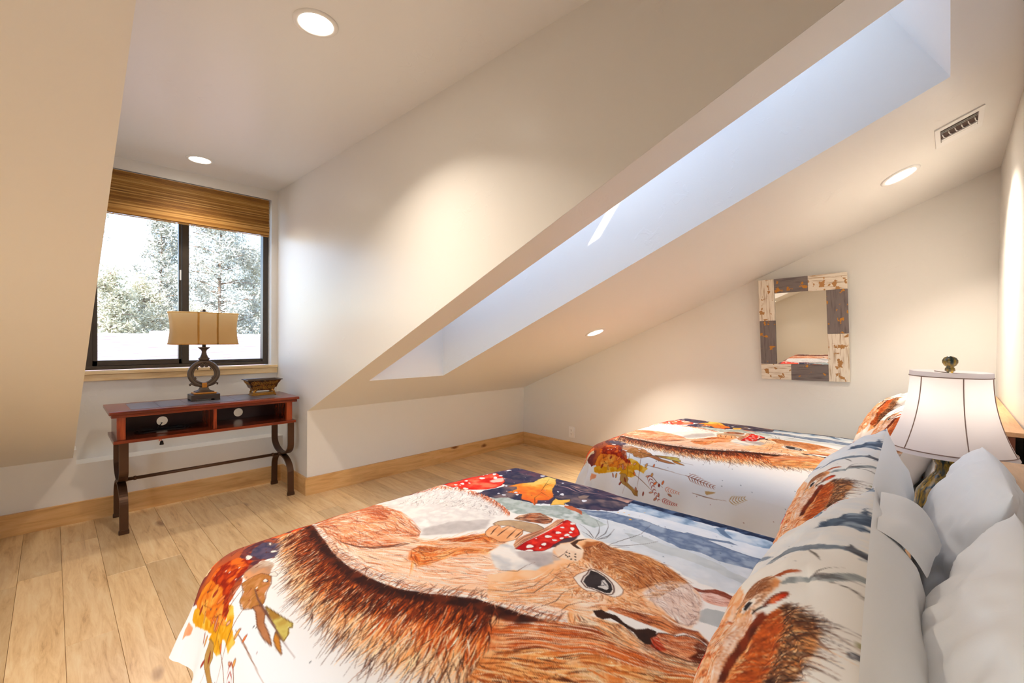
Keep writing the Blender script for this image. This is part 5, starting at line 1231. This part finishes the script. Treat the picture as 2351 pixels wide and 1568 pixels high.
    s.strip(Af, Tf, [(0, (60, 30, 26)), (.13, (92, 42, 28)), (.26, (176, 78, 38)), (.42, (224, 128, 66)), (.6, (238, 174, 116)), (.8, (246, 214, 176)), (1, (246, 236, 226))], fade=(.62, .95), jit=.07)
    s.fur(Af, Tf, 1500, [(250, 222, 190), (244, 196, 148), (236, 164, 104)], (.8, 1.8), (.28, .7), (.12, .3), .006, swirl=.05, bend=.08)
    s.fur(Af, Tf, 1500, [(214, 108, 50), (196, 84, 38), (230, 140, 74), (170, 70, 34)], (.7, 1.6), (.08, .5), (.12, .32), .006, swirl=.05, bend=.08)
    s.fur(Af, Tf, 900, [(96, 44, 28), (70, 34, 26), (130, 58, 32)], (.7, 1.5), (.0, .34), (.1, .3), .006, swirl=.05, bend=.08)
    s.fur(Af, Tf, 900, [(74, 42, 32), (56, 36, 32), (120, 66, 42)], (.5, 1.0), (.42, .82), (.12, .26), .012, swirl=.07, bend=.1)
    s.fur(Af, Tf, 420, [(255, 238, 216), (252, 220, 180)], (.6, 1.3), (.14, .7), (.1, .3), .006, swirl=.05, bend=.08)
    # frayed end and flowing upper part of the tail
    R1, R2 = K['tailRoot2'], K['tailMid2']
    ext2 = lambda P, d: P + [(P[-1][0] + d, 240), (P[-1][0] + d * 2, 120), (P[-1][0] + d * 2, -40)]
    R1 = ext2(R1, 20); R2 = ext2(R2, 15)
    F_(R1 + R2[::-1], (226, 140, 82), (206, 104, 52), .9, 6, 45, soft=4, c3=(244, 190, 140))
    R3 = [(-470, 640), (-430, 560), (-390, 480), (-350, 400), (-310, 320), (-270, 220), (-250, 100), (-250, -40)]
    F_(R2 + R3[::-1], (236, 172, 110), (226, 146, 84), .85, 8, 46, soft=8, c3=(246, 214, 170))
    s.flow(R1, R2, 520, [(150, 66, 34), (226, 130, 70), (250, 214, 180), (110, 48, 30), (252, 236, 220)], (.7, 1.6), (.06, .22), .05)
    s.flow(R2, R3, 700, [(240, 190, 130), (252, 226, 190), (206, 120, 60), (150, 76, 40), (90, 50, 34)], (.8, 1.9), (.04, .14), .12)
    s.flow(R1, R2, 160, [(44, 36, 36), (70, 50, 44), (250, 240, 232)], (.7, 1.4), (.04, .12), .05, rng_t=(.55, 1))
    # body
    s.fill(K['body'], (248, 222, 200), (244, 202, 168), 1, 4, 47, soft=6, c3=(253, 240, 230), tf=.012)
    up = K['body'][:11]; lo = [K['body'][0]] + K['body'][:13:-1]
    s.flow(K['spine'][1:], [(-330, 1420), (-330, 1250), (-200, 1100), (-130, 1000), (-60, 900), (0, 800), (40, 700), (60, 600), (80, 520)], 1000, [(252, 238, 226), (246, 206, 176), (232, 160, 116), (255, 244, 236)], (.7, 1.6), (.06, .16), .05)
    s.flow(K['spine'][1:], [(-330, 1420), (-330, 1250), (-200, 1100), (-130, 1000), (-60, 900), (0, 800), (40, 700), (60, 600), (80, 520)], 260, [(206, 110, 66), (150, 80, 56), (120, 70, 56)], (.4, .9), (.04, .10), .06)
    # dark band along the spine of the tail
    s.fill(A[:-1] + [(-180, 575)] + Bm[:-2][::-1], (62, 32, 26), (44, 26, 24), .95, 6, 48, soft=14, c3=(92, 44, 30))
    s.fur(A, [(p - 90, q - 30) for p, q in Bm], 800, [(70, 34, 26), (52, 28, 24), (120, 54, 32)], (.7, 1.6), (.1, .7), (.2, .45), .008, bend=.08, swirl=.01, rng_t=(0, .86))
    s.fur(A, [(p + 46, q + 22) for p, q in A], 420, [(110, 60, 44), (170, 96, 62), (70, 38, 32), (236, 190, 160)], (.5, 1.0), (-.2, .3), (.4, .8), .01, bend=.1, swirl=.02)
    # belly, haunch, arm
    F_(K['belly'], (242, 240, 238), (226, 222, 222), 1, 4, 49, soft=4, c3=(250, 248, 246))
    F_(K['bellyShade'], (176, 170, 170), (204, 198, 198), .75, 5, 50, soft=16)
    s.fur(K['bellyEdgeR'], [(-100, 1480), (-60, 1420), (0, 1340), (40, 1250), (70, 1190), (60, 1150)], 700, [(240, 236, 234), (222, 216, 214), (252, 250, 248), (200, 192, 190)], (.6, 1.3), (0, .9), (.1, .25), .03, bend=.2)
    s.fur(K['bellyEdgeR'], [(-100, 1480), (-60, 1420), (0, 1340), (40, 1250), (70, 1190), (60, 1150)], 110, [(120, 108, 108), (90, 84, 88)], (.4, .8), (0, .9), (.06, .16), .03, bend=.2)
    s.fur([(p + 12, q + 8) for p, q in K['bellyEdgeR']], [(p - 45, q - 35) for p, q in K['bellyEdgeR']], 360, [(214, 110, 66), (170, 74, 44), (240, 170, 130), (110, 56, 44)], (.6, 1.3), (0, .4), (.2, .6), .02, bend=.2)
    F_(K['haunch'], (240, 186, 150), (226, 146, 102), 1, 4, 51, soft=8, c3=(248, 216, 194))
    F_(K['haunchDark'], (150, 70, 44), (190, 100, 64), .9, 6, 52, soft=6)
    HA, HB = K['haunch'][:8], [K['haunch'][0]] + K['haunch'][:7:-1]
    s.flow(HA, HB, 800, [(250, 226, 206), (226, 140, 96), (196, 96, 60), (255, 240, 228), (240, 180, 140)], (.6, 1.4), (.10, .28), .10)
    s.flow(HA, HB, 240, [(130, 60, 40), (96, 50, 40), (160, 80, 50)], (.5, 1.0), (.06, .18), .10)
    s.flow(HB, [(p, q - 16) for p, q in HB], 120, [(120, 60, 40), (70, 40, 36)], (.6, 1.3), (.05, .16), .1, rng_t=(.3, 1))
    F_(K['arm'], (232, 150, 88), (218, 120, 66), 1, 8, 53, soft=18, c3=(246, 196, 150))
    F_(K['armDark'], (122, 56, 36), (160, 74, 40), .9, 5, 54, soft=5)
    AA, AB = K['arm'][:6], [K['arm'][0]] + K['arm'][:5:-1]
    s.flow(AA, [(p_ * 1.0, q_) for p_, q_ in AB], 420, [(246, 190, 130), (226, 120, 60), (180, 80, 44), (252, 220, 180), (240, 160, 90)], (.6, 1.4), (.08, .22), .14, rng_t=(.12, .9))
    s.flow(AA, AB, 120, [(90, 46, 34), (130, 60, 36)], (.5, 1.1), (.06, .18), .1)
    s.flow([(-330, 1300), (-260, 1200), (-210, 1100), (-150, 1010), (-90, 930)], [(-240, 1240), (-190, 1160), (-150, 1090), (-100, 1020), (-40, 950)], 260, [(250, 226, 204), (240, 186, 146), (226, 146, 96), (254, 240, 228)], (.7, 1.5), (.12, .3), .08)
    F_(K['chest'], (236, 234, 232), (206, 208, 212), .95, 6, 55, soft=12, c3=(248, 244, 240), tf=.015)
    # head
    F_(K['head'], (246, 208, 172), (238, 182, 134), 1, 4, 56, soft=5, c3=(252, 232, 212), tf=.014)
    F_(K['jawShade'], (160, 150, 152), (196, 186, 184), .75, 6, 57, soft=16)
    F_(K['headTop'], (190, 120, 70), (156, 90, 52), .95, 8, 58, soft=16, c3=(216, 150, 92))
    F_(K['headPale'], (240, 222, 212), (226, 206, 198), .95, 8, 59, soft=18, c3=(250, 240, 234))
    tA = K['headTop'][1:9]; tB = [K['headTop'][1]] + K['headTop'][:7:-1]
    s.flow(tA, tB, 750, [(120, 66, 42), (90, 50, 38), (206, 140, 90), (160, 94, 56), (240, 200, 160)], (.5, 1.1), (.05, .14), .06)
    hp = K['headPale']; s.flow(hp[:5], [hp[0]] + hp[:5:-1], 420, [(250, 244, 240), (206, 176, 160), (170, 130, 112), (236, 214, 200), (120, 90, 84)], (.4, .9), (.06, .2), .08)
    s.flow(K['cheekU'], K['cheekD'], 520, [(250, 224, 196), (240, 184, 140), (226, 150, 100), (254, 240, 226)], (.6, 1.4), (.10, .30), .08)
    s.flow(K['cheekU'], K['cheekD'], 90, [(140, 90, 70), (180, 110, 76)], (.4, .9), (.08, .22), .08)
    s.flow(tA, [(p_ - 120, q_ + 20) for p_, q_ in tA], 420, [(110, 64, 44), (230, 180, 134), (176, 112, 70), (246, 216, 184)], (.5, 1.1), (.06, .16), .05)
    s.flow(K['neckU'], K['neckD'], 160, [(206, 130, 84), (250, 222, 196), (150, 84, 56)], (.5, 1.1), (.1, .3), .08)
    e0 = K['eyeW']; ec = np.mean(e0, 0)
    s.fur([tuple(ec + (np.array(p) - ec) * 1.02) for p in e0 + e0[:1]], [tuple(ec + (np.array(p) - ec) * 2.0) for p in e0 + e0[:1]], 520, [(206, 130, 80), (240, 196, 150), (150, 86, 54), (250, 224, 196)], (.5, 1.1), (0, .6), (.25, .5), .03, bend=.15)
    F_(K['muzzle'], (246, 226, 206), (236, 206, 180), 1, 4, 60, soft=5)
    F_(K['noseDark'], (60, 40, 34), (90, 56, 40), .95, 1, 61)
    s.lines(KL['nosed'], 1.6, (60, 44, 40), .9, False)
    s.lines(KL['cheekL'], 1.1, (110, 80, 70), .8)
    F_(K['eyeW'], (248, 242, 236), (240, 228, 216), 1, 1, 62); s.rim(K['eyeW'], (120, 70, 48), 1.0, .5)
    F_(K['eyeB'], (44, 38, 38), (60, 54, 56), 1, .5, 63); s.rim([tuple(ec + (np.array(p) - ec) * 1.0) for p in K['eyeB']], (250, 246, 240), 1.4, .0)
    eb = np.mean(K['eyeB'], 0); s.rim([tuple(eb + (np.array(p) - eb) * 1.14) for p in K['eyeB']], (70, 40, 34), 1.2, .8)
    F_(K['eyeH'], (226, 222, 220), al=.95, rough=.5); s.lines([[K['eyeH'][1], K['eyeH'][5]], [K['eyeH'][3], K['eyeH'][6]]], .9, (40, 36, 38), .9)
    # ears
    F_(K['underEar'], (248, 214, 172), (240, 188, 138), 1, 3, 80, soft=4, c3=(253, 236, 214))
    s.flow(K['underEar'][1:8], [K['underEar'][0]] + K['underEar'][:9:-1], 260, [(226, 140, 84), (252, 232, 206), (150, 84, 54), (90, 60, 50)], (.5, 1.1), (.08, .22), .08)
    F_(K['ear2'], (112, 52, 40), (150, 76, 54), .95, 2, 64, soft=1); F_(K['ear2in'], (240, 206, 196), (226, 170, 150), .9, 4, 65, soft=3)
    s.flow(K['ear2'][1:7], [K['ear2in'][0]] + K['ear2in'][:3:-1], 90, [(150, 90, 76), (200, 130, 110)], (.4, .8), (.1, .3), .05)
    F_(K['earTop'], (170, 84, 44), (120, 54, 34), .97, 2, 66, soft=1, c3=(220, 140, 88)); s.flow(K['earTop'][:10], [K['earTop'][0]] + K['earTop'][:9:-1], 160, [(70, 34, 28), (226, 140, 90), (240, 190, 150)], (.5, 1.0), (.08, .25), .06)
    F_(K['earIn'], (236, 170, 126), (206, 120, 76), 1, 2, 67, soft=1, c3=(246, 206, 170)); F_(K['earRed'], (206, 66, 36), (150, 40, 26), .95, 3, 68, soft=3); F_(K['earTip'], (96, 42, 26), (70, 32, 22), .95, 3, 69, soft=3)
    s.flow(K['earIn'][:7], [K['earIn'][0]] + K['earIn'][:6:-1], 160, [(150, 70, 44), (252, 222, 196), (110, 50, 36)], (.5, 1.0), (.12, .35), .06)
    F_(K['earLine'], (46, 34, 32), (62, 42, 36), 1, 2, 70); s.rim(K['earIn'], (60, 34, 28), 1.0, .7)
    s.lines([[(p + 6, q + 4) for p, q in K['earTop'][4:10]]], 1.4, (252, 238, 224), .9)
    # mushroom held in the paws
    F_(K['paw2'], (180, 110, 76), (110, 64, 50), 1, 2, 71, c3=(236, 180, 140)); s.flow(K['paw2'][:5], [K['paw2'][0]] + K['paw2'][:5:-1], 60, [(60, 40, 40), (246, 206, 176)], (.8, 1.6), (.2, .5), .05)
    F_(K['stem'], (206, 178, 146), (176, 150, 124), 1, 2, 72); s.rim(K['stem'], (80, 60, 54), 1.0, .7)
    F_(K['mush2Gill'], (226, 178, 144), (196, 136, 108), 1, 1, 73); s.lines(KL['gills'], 1.1, (96, 60, 50), .8)
    F_(K['mush2'], (200, 38, 34), (224, 66, 52), 1, 1.5, 74, c3=(170, 28, 30)); F_(K['mush2Dark'], (60, 44, 52), (80, 50, 56), .9, 3, 75, soft=3)
    s.rim(K['mush2'], (92, 24, 30), 1.1, .8); s.lines([K['mush2Gill'][7:] ], 1.6, (252, 240, 230), .9); s.spots(KD['mush2'], (250, 244, 242), (120, 30, 34))
    F_(K['paw'], (246, 204, 166), (232, 170, 124), 1, 2, 76); s.lines(KL['toes'], 1.8, (84, 52, 42), .9); s.rim(K['paw'], (110, 66, 50), .9, .6)
    s.lines(KL['whisk'], .9, (50, 44, 48), .9)
    return s.result()
def sham_colors(u, v):
    n, m = u.shape
    s = Canvas(-1000, 1000, -1000, 1000, n * 4, m * 4, (246, 242, 236)); F_ = s.fill; Q = KS
    F_([(-1000, 200), (-1000, 1000), (0, 1000), (100, 700), (-50, 300)], (232, 236, 240), (244, 242, 240), .8, 10, 2, soft=6)
    F_(Q['stripe1'] , (166, 170, 170), (142, 148, 150), .95, 4, 3, c3=(186, 190, 190)); F_(Q['stripe2'], (140, 150, 162), (116, 126, 138), .95, 4, 4, c3=(170, 178, 186))
    F_([(-120, 500), (-60, 560), (-120, 400), (-200, -200), (-260, -900), (-340, -900), (-280, 0), (-200, 400)], (150, 164, 180), (124, 138, 156), .9, 6, 5)
    F_(Q['stripe2d'], (70, 70, 76), (110, 112, 120), .9, 5, 6); F_(Q['stripe3'], (96, 112, 130), (66, 80, 100), .95, 6, 7, c3=(150, 164, 180))
    F_([(-420, 780), (-480, 780), (-560, 200), (-600, -900), (-720, -900), (-640, 0), (-600, 760)], (92, 110, 136), (62, 78, 104), .95, 7, 8, c3=(150, 166, 186))
    F_([(-820, 1000), (-880, 1000), (-900, 300), (-880, -900), (-960, -900), (-960, 1000)], (150, 164, 182), (110, 126, 150), .9, 6, 9)
    for k_, w_ in (('twig1', 2.2), ('twig2', 2.8), ('twig3', 1.8)): s.lines([Q[k_]], w_, (112, 104, 98), .8)
    s.splat(12, (-700, -560, 780, 900), [(190, 70, 50)], (3, 6)); s.splat(50, (-900, 900, -200, 950), [(130, 130, 136), (170, 140, 120)], (.6, 1.4))
    F_(Q['blob'], (196, 196, 198), rough=1); s.rim(Q['blob'], (90, 90, 96), 1.0, .8); F_(Q['olive'], (190, 184, 110), rough=1); s.rim(Q['olive'], (110, 104, 50), .8, .8)
    # lower, hidden part of the squirrel and the leaves under it
    F_([(-700, -1000), (-500, -700), (0, -560), (500, -640), (760, -1000)], (150, 90, 60), (90, 70, 80), .9, 20, 10, c3=(206, 140, 60))
    F_([(620, 620), (380, 560), (120, 380), (0, 0), (0, -600), (520, -640), (760, -200), (830, 300)], (244, 206, 170), (232, 160, 110), 1, 8, 11, soft=8, c3=(250, 232, 216))
    s.flow([(560, 640), (260, 300), (120, -100), (100, -600)], [(800, 400), (700, 100), (600, -200), (560, -600)], 800, [(206, 110, 60), (250, 226, 200), (150, 76, 46), (240, 180, 130)], (.9, 2.0), (.08, .2), .08)
    F_([(200, 120), (330, 60), (360, -80), (250, -120), (160, -20)], (200, 40, 34), (226, 70, 54), 1, 3, 12)
    # tail
    low = [(980, 100), (930, 400), (860, 600)]
    F_(Q['tailS'] + [(900, 900), (960, 600), (1000, 200), (900, -200), (820, 100), (810, 500)], (240, 180, 120), (228, 146, 84), .95, 6, 13, soft=14, c3=(246, 212, 174))
    A = [(800, 0), (800, 350)] + Q['spineLowS'][:]; T_ = [(1000, 0), (1000, 400), (980, 800)] + [(min(1000, p * 1.0), min(1000, q)) for p, q in Q['tipS']]
    s.fur(A, T_, 1700, [(248, 214, 172), (240, 180, 120), (226, 140, 78)], (1.2, 2.6), (.0, .6), (.25, .5), .02, swirl=.03)
    s.fur(A, T_, 1000, [(206, 104, 50), (170, 78, 40), (120, 56, 34)], (1.0, 2.2), (.0, .4), (.2, .4), .02, swirl=.03)
    s.fur(A, T_, 900, [(70, 46, 40), (48, 34, 34), (110, 64, 44)], (.8, 1.6), (.5, .85), (.15, .3), .03, bend=.15, swirl=.03)
    F_(Q['bodyS'], (240, 214, 196), (226, 176, 140), 1, 4, 14, soft=6, c3=(250, 238, 230)); s.flow(Q['spineS'], [(p - 70, q - 60) for p, q in Q['spineS']], 160, [(206, 130, 90), (252, 240, 232), (170, 100, 70)], (.5, 1.0), (.1, .25), .05)
    F_(Q['spineS'] + Q['spineLowS'][::-1], (120, 50, 30), (80, 36, 26), .97, 5, 15, soft=6)
    F_(Q['headS'], (236, 180, 130), (220, 150, 100), 1, 3, 16, soft=6, c3=(248, 222, 200)); F_(Q['headTopS'], (160, 104, 70), (130, 80, 54), .9, 5, 17, soft=8)
    s.flow(Q['headS'][1:7], [Q['headS'][0]] + Q['headS'][:8:-1], 420, [(110, 66, 46), (236, 200, 170), (180, 120, 84)], (.7, 1.5), (.08, .2), .06)
    F_(Q['eyeWS'], (246, 238, 230), rough=1); F_(Q['eyeBS'], (44, 42, 46), rough=.5); s.rim(Q['eyeBS'], (90, 54, 40), .8, .6)
    F_(Q['earGapS'], (50, 38, 36), rough=1); F_(Q['earS'], (150, 72, 40), (110, 52, 34), 1, 1, 18); F_(Q['earInS'], (226, 130, 84), (200, 60, 36), 1, 2, 19, c3=(120, 50, 30)); F_(Q['ear2S'], (206, 120, 76), (160, 84, 54), 1, 1, 20)
    ea = Q['earS'][4:6]; s.fur([(324, 850), (360, 905)], [(300, 960), (330, 1000)], 40, [(90, 80, 80), (60, 54, 56)], (.4, .8), (0, .3), (.5, .8), .05)
    c = s.result(); x = (u + 1) / 2 * (c.shape[0] - 1.001); y = (v + 1) / 2 * (c.shape[1] - 1.001); i = x.astype(int); j = y.astype(int); fx = (x - i)[..., None]; fy = (y - j)[..., None]
    return (c[i, j] * (1 - fx) + c[i + 1, j] * fx) * (1 - fy) + (c[i, j + 1] * (1 - fx) + c[i + 1, j + 1] * fx) * fy

PILLOWS = [
    ('sham_pillow', (.735, .138, .800), math.radians(19), math.radians(4.5), math.radians(1.5), 'squirrel print pillow leaning in front of the puffy white pillow at the open bed corner'),
    ('sham_pillow', (1.365, .186, .800), math.radians(20), math.radians(2.5), math.radians(-2), 'squirrel print pillow beside the nightstand on the bed away from the mirror'),
    ('white_pillow', (.74, -.026, .822), math.radians(14), math.radians(-1), math.radians(2), 'plain white pillow against the headboard at the open bed corner'),
    ('white_pillow', (1.41, -.022, .818), math.radians(15), math.radians(1), math.radians(3), 'plain white pillow against the headboard next to the lit lamp shade'),
    ('sham_pillow', (2.69, .160, .780), math.radians(24), math.radians(2), math.radians(0), 'squirrel print pillow behind the lit lamp on the mirror wall bed'),
    ('sham_pillow', (3.33, .235, .780), math.radians(28), math.radians(-2), math.radians(2), 'squirrel print pillow closest to the mirror wall'),
    ('white_pillow', (2.66, -.012, .80), math.radians(14), 0, 0, 'plain white pillow tucked behind the lit lamp on the mirror wall bed'),
    ('white_pillow', (3.35, -.012, .80), math.radians(14), 0, 0, 'plain white pillow in the corner by the mirror wall'),
]

# ------------------------------------------------------------------ bedding: objects
NA, NB = DUVET_RES
da, db, DV = duvet(NA, NB)
M['print'] = mat_print('printed_cotton')
M['linen'] = mat_fabric('white_cotton', (.90, .90, .90, 1), .85, 0, 600, .1, .10)
dv = grid_object('duvet', DV, duvet_colors(da, db), M['print'], origin=(0, 0, 0))
dv.location = (XB, 0, 0)
tag(dv, 'squirrel print duvet draped over the bed on the open side of the nightstand', 'duvet')
dv2 = dv.copy(); col.objects.link(dv2); dv2.location = (XB + XOFF - .02, 0, 0)
tag(dv2, 'squirrel print duvet draped over the bed beside the mirror wall', 'duvet')

NU, NV = PILLOW_RES
pu, pv, PF, PB = pillow(.72, .43, .22, NU, NV, 3, .006)
sham_front = grid_object('sham_front', PF, sham_colors(pu, pv), M['print']); sham_back_me = None
sham_back = grid_object('sham_back', PB[::4, ::4][:, ::-1], None, M['linen'])
wu, wv, WF, WB = pillow(.66, .42, .135, 130, 100, 31)
wp_front = grid_object('pillow_front', WF, None, M['linen']); wp_back = grid_object('pillow_back', WB[:, ::-1], None, M['linen'])
PIL = {'sham_pillow': (sham_front.data, sham_back.data, ('printed_face', 'plain_back')), 'white_pillow': (wp_front.data, wp_back.data, ('face', 'back'))}
for o_ in (sham_front, sham_back, wp_front, wp_back): bpy.data.objects.remove(o_)
def put_pillow(kind, loc, lean, yaw, tilt, label):
    """lean: how far the face looks up (0 = upright, facing the foot end)"""
    o = tag(empty(kind, loc), label, 'pillow')
    f, b_, nm = PIL[kind]
    for me, n_ in ((f, nm[0]), (b_, nm[1])):
        c = bpy.data.objects.new(n_, me); col.objects.link(c); c.parent = o
    # local x across -> -X (seen from the foot end, left is +X), local y up, local z faces +Y
    base = Matrix(((-1, 0, 0), (0, 0, 1), (0, 1, 0))).to_4x4()
    R = Matrix.Rotation(yaw, 4, 'Z') @ Matrix.Rotation(tilt, 4, 'Y') @ Matrix.Rotation(lean, 4, 'X') @ base
    o.matrix_world = Matrix.Translation(loc) @ R
    return o
put = [put_pillow(*args) for args in PILLOWS]
# the loose open end of the nearer printed case, a folded corner of cloth
fa, fb2, ft = np.array([1.085, .088, .985]), np.array([.86, .074, .985]), np.array([1.075, .005, .915])
fu = np.linspace(0, 1, 14)[:, None, None]; fv = np.linspace(0, 1, 14)[None, :, None]
FLV = (fa * (1 - fu) + fb2 * fu) * (1 - fv) + (ft * (1 - fu) + (fb2 + np.array([.03, -.055, -.06])) * fu) * fv
FLV = FLV + np.array([0, -.012, .020]) * np.sin(fv * math.pi) * (1 - .5 * fu) + np.array([0, 0, .004]) * np.sin(fu * 9 + fv * 3)
inv = put[0].matrix_world.inverted()
FLV = np.array([[tuple(inv @ Vector(q)) for q in row] for row in FLV])
fo_ = grid_object('open_hem', FLV, None, M['linen'], parent=put[0])


# ------------------------------------------------------------------ outside the window: neighbouring roof and pines
m, nt, b = mat_new('pale_shingle'); L = nt.links.new
g = nt.nodes.new('ShaderNodeNewGeometry'); mp = nt.nodes.new('ShaderNodeMapping'); mp.inputs['Scale'].default_value = (1.2, 7, 7); L(g.outputs['Position'], mp.inputs[0])
n1 = nt.nodes.new('ShaderNodeTexNoise'); n1.inputs['Scale'].default_value = 2.5; n1.inputs['Detail'].default_value = 4; L(mp.outputs[0], n1.inputs['Vector'])
rp = nt.nodes.new('ShaderNodeValToRGB'); e = rp.color_ramp.elements; e[0].position = .35; e[0].color = lin(150, 130, 128); e[1].position = .65; e[1].color = lin(174, 156, 154); L(n1.outputs['Fac'], rp.inputs[0]); L(rp.outputs[0], b.inputs['Base Color']); b.inputs['Roughness'].default_value = .9
M['shingle'] = m
M['stone'] = mat_plain('pale_stone', lin(200, 196, 190), .9, noise=.2, nscale=3)
M['bark'] = mat_plain('pine_bark', lin(132, 112, 96), .95, noise=.3, nscale=8)
M['needles'] = [mat_plain('pine_needles_' + n_, c_, .7, noise=.35, nscale=1.2) for n_, c_ in (('olive', lin(196, 192, 166)), ('grey', lin(190, 190, 178)), ('pale', lin(210, 204, 178)))]
nr = tag(empty('neighbour_house', (3, 12, -3.5)), 'neighbouring house with pale pink shingle roof seen through the window', 'house')
vs = []; fs = []
rows = 46; Y1, ZR1, Y0, ZR0 = 14.0, 1.20, 7.5, -1.6
for i in range(rows):                           # overlapping courses
    ya, yb = Y0 + (Y1 - Y0) * i / rows, Y0 + (Y1 - Y0) * (i + 1.12) / rows; za, zb = ZR0 + (ZR1 - ZR0) * i / rows, ZR0 + (ZR1 - ZR0) * (i + 1.12) / rows
    k = len(vs); vs += [(-8, ya, za + .02), (18, ya, za + .02), (18, yb, zb), (-8, yb, zb), (-8, ya, za - .01), (18, ya, za - .01)]; fs += [(k, k + 1, k + 2, k + 3), (k, k + 4, k + 5, k + 1)]
MB().add(vs, fs).build('roof_courses', M['shingle'], nr)
MB().prism([(Y0, ZR0 - .05), (Y1, ZR1 - .05), (16.4, ZR0 - .05)], 0, -8, 18).build('roof', M['shingle'], nr)
MB().box(-8, 18, Y1 - .12, Y1 + .12, ZR1 - .06, ZR1 + .03).build('ridge_cap', M['stone'], nr)
MB().box(-7.6, 17.6, Y0 + .5, 16, -4.5, ZR0 + .15).build('wall', M['stone'], nr)
for (px, py) in ((2.42, 10.6), (2.95, 10.3)):
    z0 = ZR0 + (ZR1 - ZR0) * (py - Y0) / (Y1 - Y0)
    MB().add([(px - .12, py - .1, z0 - .02), (px + .12, py - .1, z0 - .02), (px + .12, py + .1, z0 + .05), (px - .12, py + .1, z0 + .05), (px, py, z0 + .24)], [(0, 1, 4), (1, 2, 4), (2, 3, 4), (3, 0, 4)]).build('roof_vent', M['shingle'], nr)
MB().bbox(1.75, 2.15, 14.2, 14.8, .7, 1.30, .03).build('chimney', M['stone'], nr)

def pine(name, x, y, z0, h, r, n_cl, mat, label, group=None, low=.25, tuft=.16):
    o = tag(empty(name, (x, y, z0)), label, 'tree', group)
    MB().tube([(x + .05 * math.sin(i), y, z0 + h * i / 9) for i in range(10)], [.02 * h / 4 * (1.3 - i / 9) + .01 for i in range(10)], 8).build('trunk', M['bark'], o)
    R = np.random.default_rng(abs(hash((x, y))) % 9999 if False else int(abs(x * 131 + y * 17 + h * 7)))
    mb = MB(); ends = []
    nb = max(16, n_cl // 8)
    for i in range(nb):
        t = low + (1 - low) * (i + R.random()) / nb; an = R.uniform(0, 6.283); l_ = r * (1 - t) ** .6 * R.uniform(.6, 1.1) + .15
        p0 = np.array([x, y, z0 + h * t]); d = np.array([math.cos(an), math.sin(an), R.uniform(.0, .35)]); p1 = p0 + d * l_
        mb.tube([tuple(p0), tuple((p0 + p1) / 2 + [0, 0, .04 * l_]), tuple(p1)], [.03, .022, .01], 5); ends.append((p0, p1))
    mb.build('branches', M['bark'], o)['kind'] = 'stuff'
    cs = []
    for k in range(n_cl):
        p0, p1 = ends[R.integers(0, nb)]; f_ = R.uniform(.35, 1.05); cs.append(p0 + (p1 - p0) * f_ + R.normal(0, .09 * r + .03, 3))
    cs = np.array(cs); q = 26
    ctr = np.repeat(cs, q, 0) + R.normal(0, tuft * .55, (n_cl * q, 3)); d = R.normal(0, 1, (n_cl * q, 3)); d[:, 2] = np.abs(d[:, 2]) * .8; d /= np.linalg.norm(d, axis=1)[:, None]
    w = np.cross(d, R.normal(0, 1, d.shape)); w /= np.linalg.norm(w, axis=1)[:, None]; L_ = R.uniform(.5, 1.2, (len(d), 1)) * tuft
    tri = np.stack([ctr - w * L_ * .16, ctr + w * L_ * .16, ctr + d * L_], 1).reshape(-1, 3) - np.array([x, y, z0])
    me = bpy.data.meshes.new('foliage'); nT = len(d); me.vertices.add(nT * 3); me.vertices.foreach_set('co', tri.astype(np.float32).ravel()); me.loops.add(nT * 3); me.loops.foreach_set('vertex_index', np.arange(nT * 3, dtype=np.int32)); me.polygons.add(nT); me.polygons.foreach_set('loop_start', np.arange(0, nT * 3, 3, dtype=np.int32)); me.update(); me.validate()
    me.materials.append(mat); fo = bpy.data.objects.new('foliage', me); col.objects.link(fo); fo.parent = o; fo['kind'] = 'stuff'
    return o
gp = 'pines beyond the neighbouring roof'
pine('pine_tree', 5.37, 23.8, -4.0, 12.87, 2.81,900, M['needles'][1], 'tall grey green pine behind the tan lamp shade, reaching above the bamboo shade', gp, .30, .20)
pine('pine_tree', 3.60, 26.8, -4.0, 10.55, 1.83,480, M['needles'][1], 'narrow pine behind the window mullion', gp, .3, .20)
pine('pine_tree', 1.52, 22.6, -4.0, 7.50, 1.59,520, M['needles'][0], 'rounded olive pine closest to the sloped ceiling edge outside the window', gp, .35, .16)
pine('pine_tree', 2.62, 23.8, -4.0, 7.26, 1.59,480, M['needles'][2], 'pale bushy pine rising above the stone chimney', gp, .35, .16)
pine('pine_tree', 7.20, 25.6, -4.0, 9.33, 2.32,560, M['needles'][2], 'pale spreading pine outside the fixed window pane next to its jamb', gp, .35, .18)
pine('pine_tree', 4.15, 21.3, -4.0, 6.16, 1.34,380, M['needles'][2], 'short pale pine in front of the tall grey green pine', gp, .4, .15)
pine('pine_tree', 0.62, 19.8, -4.0, 11.77, 1.30,420, M['needles'][1], 'pine with one branch hanging just under the bamboo shade', gp, .70, .13)
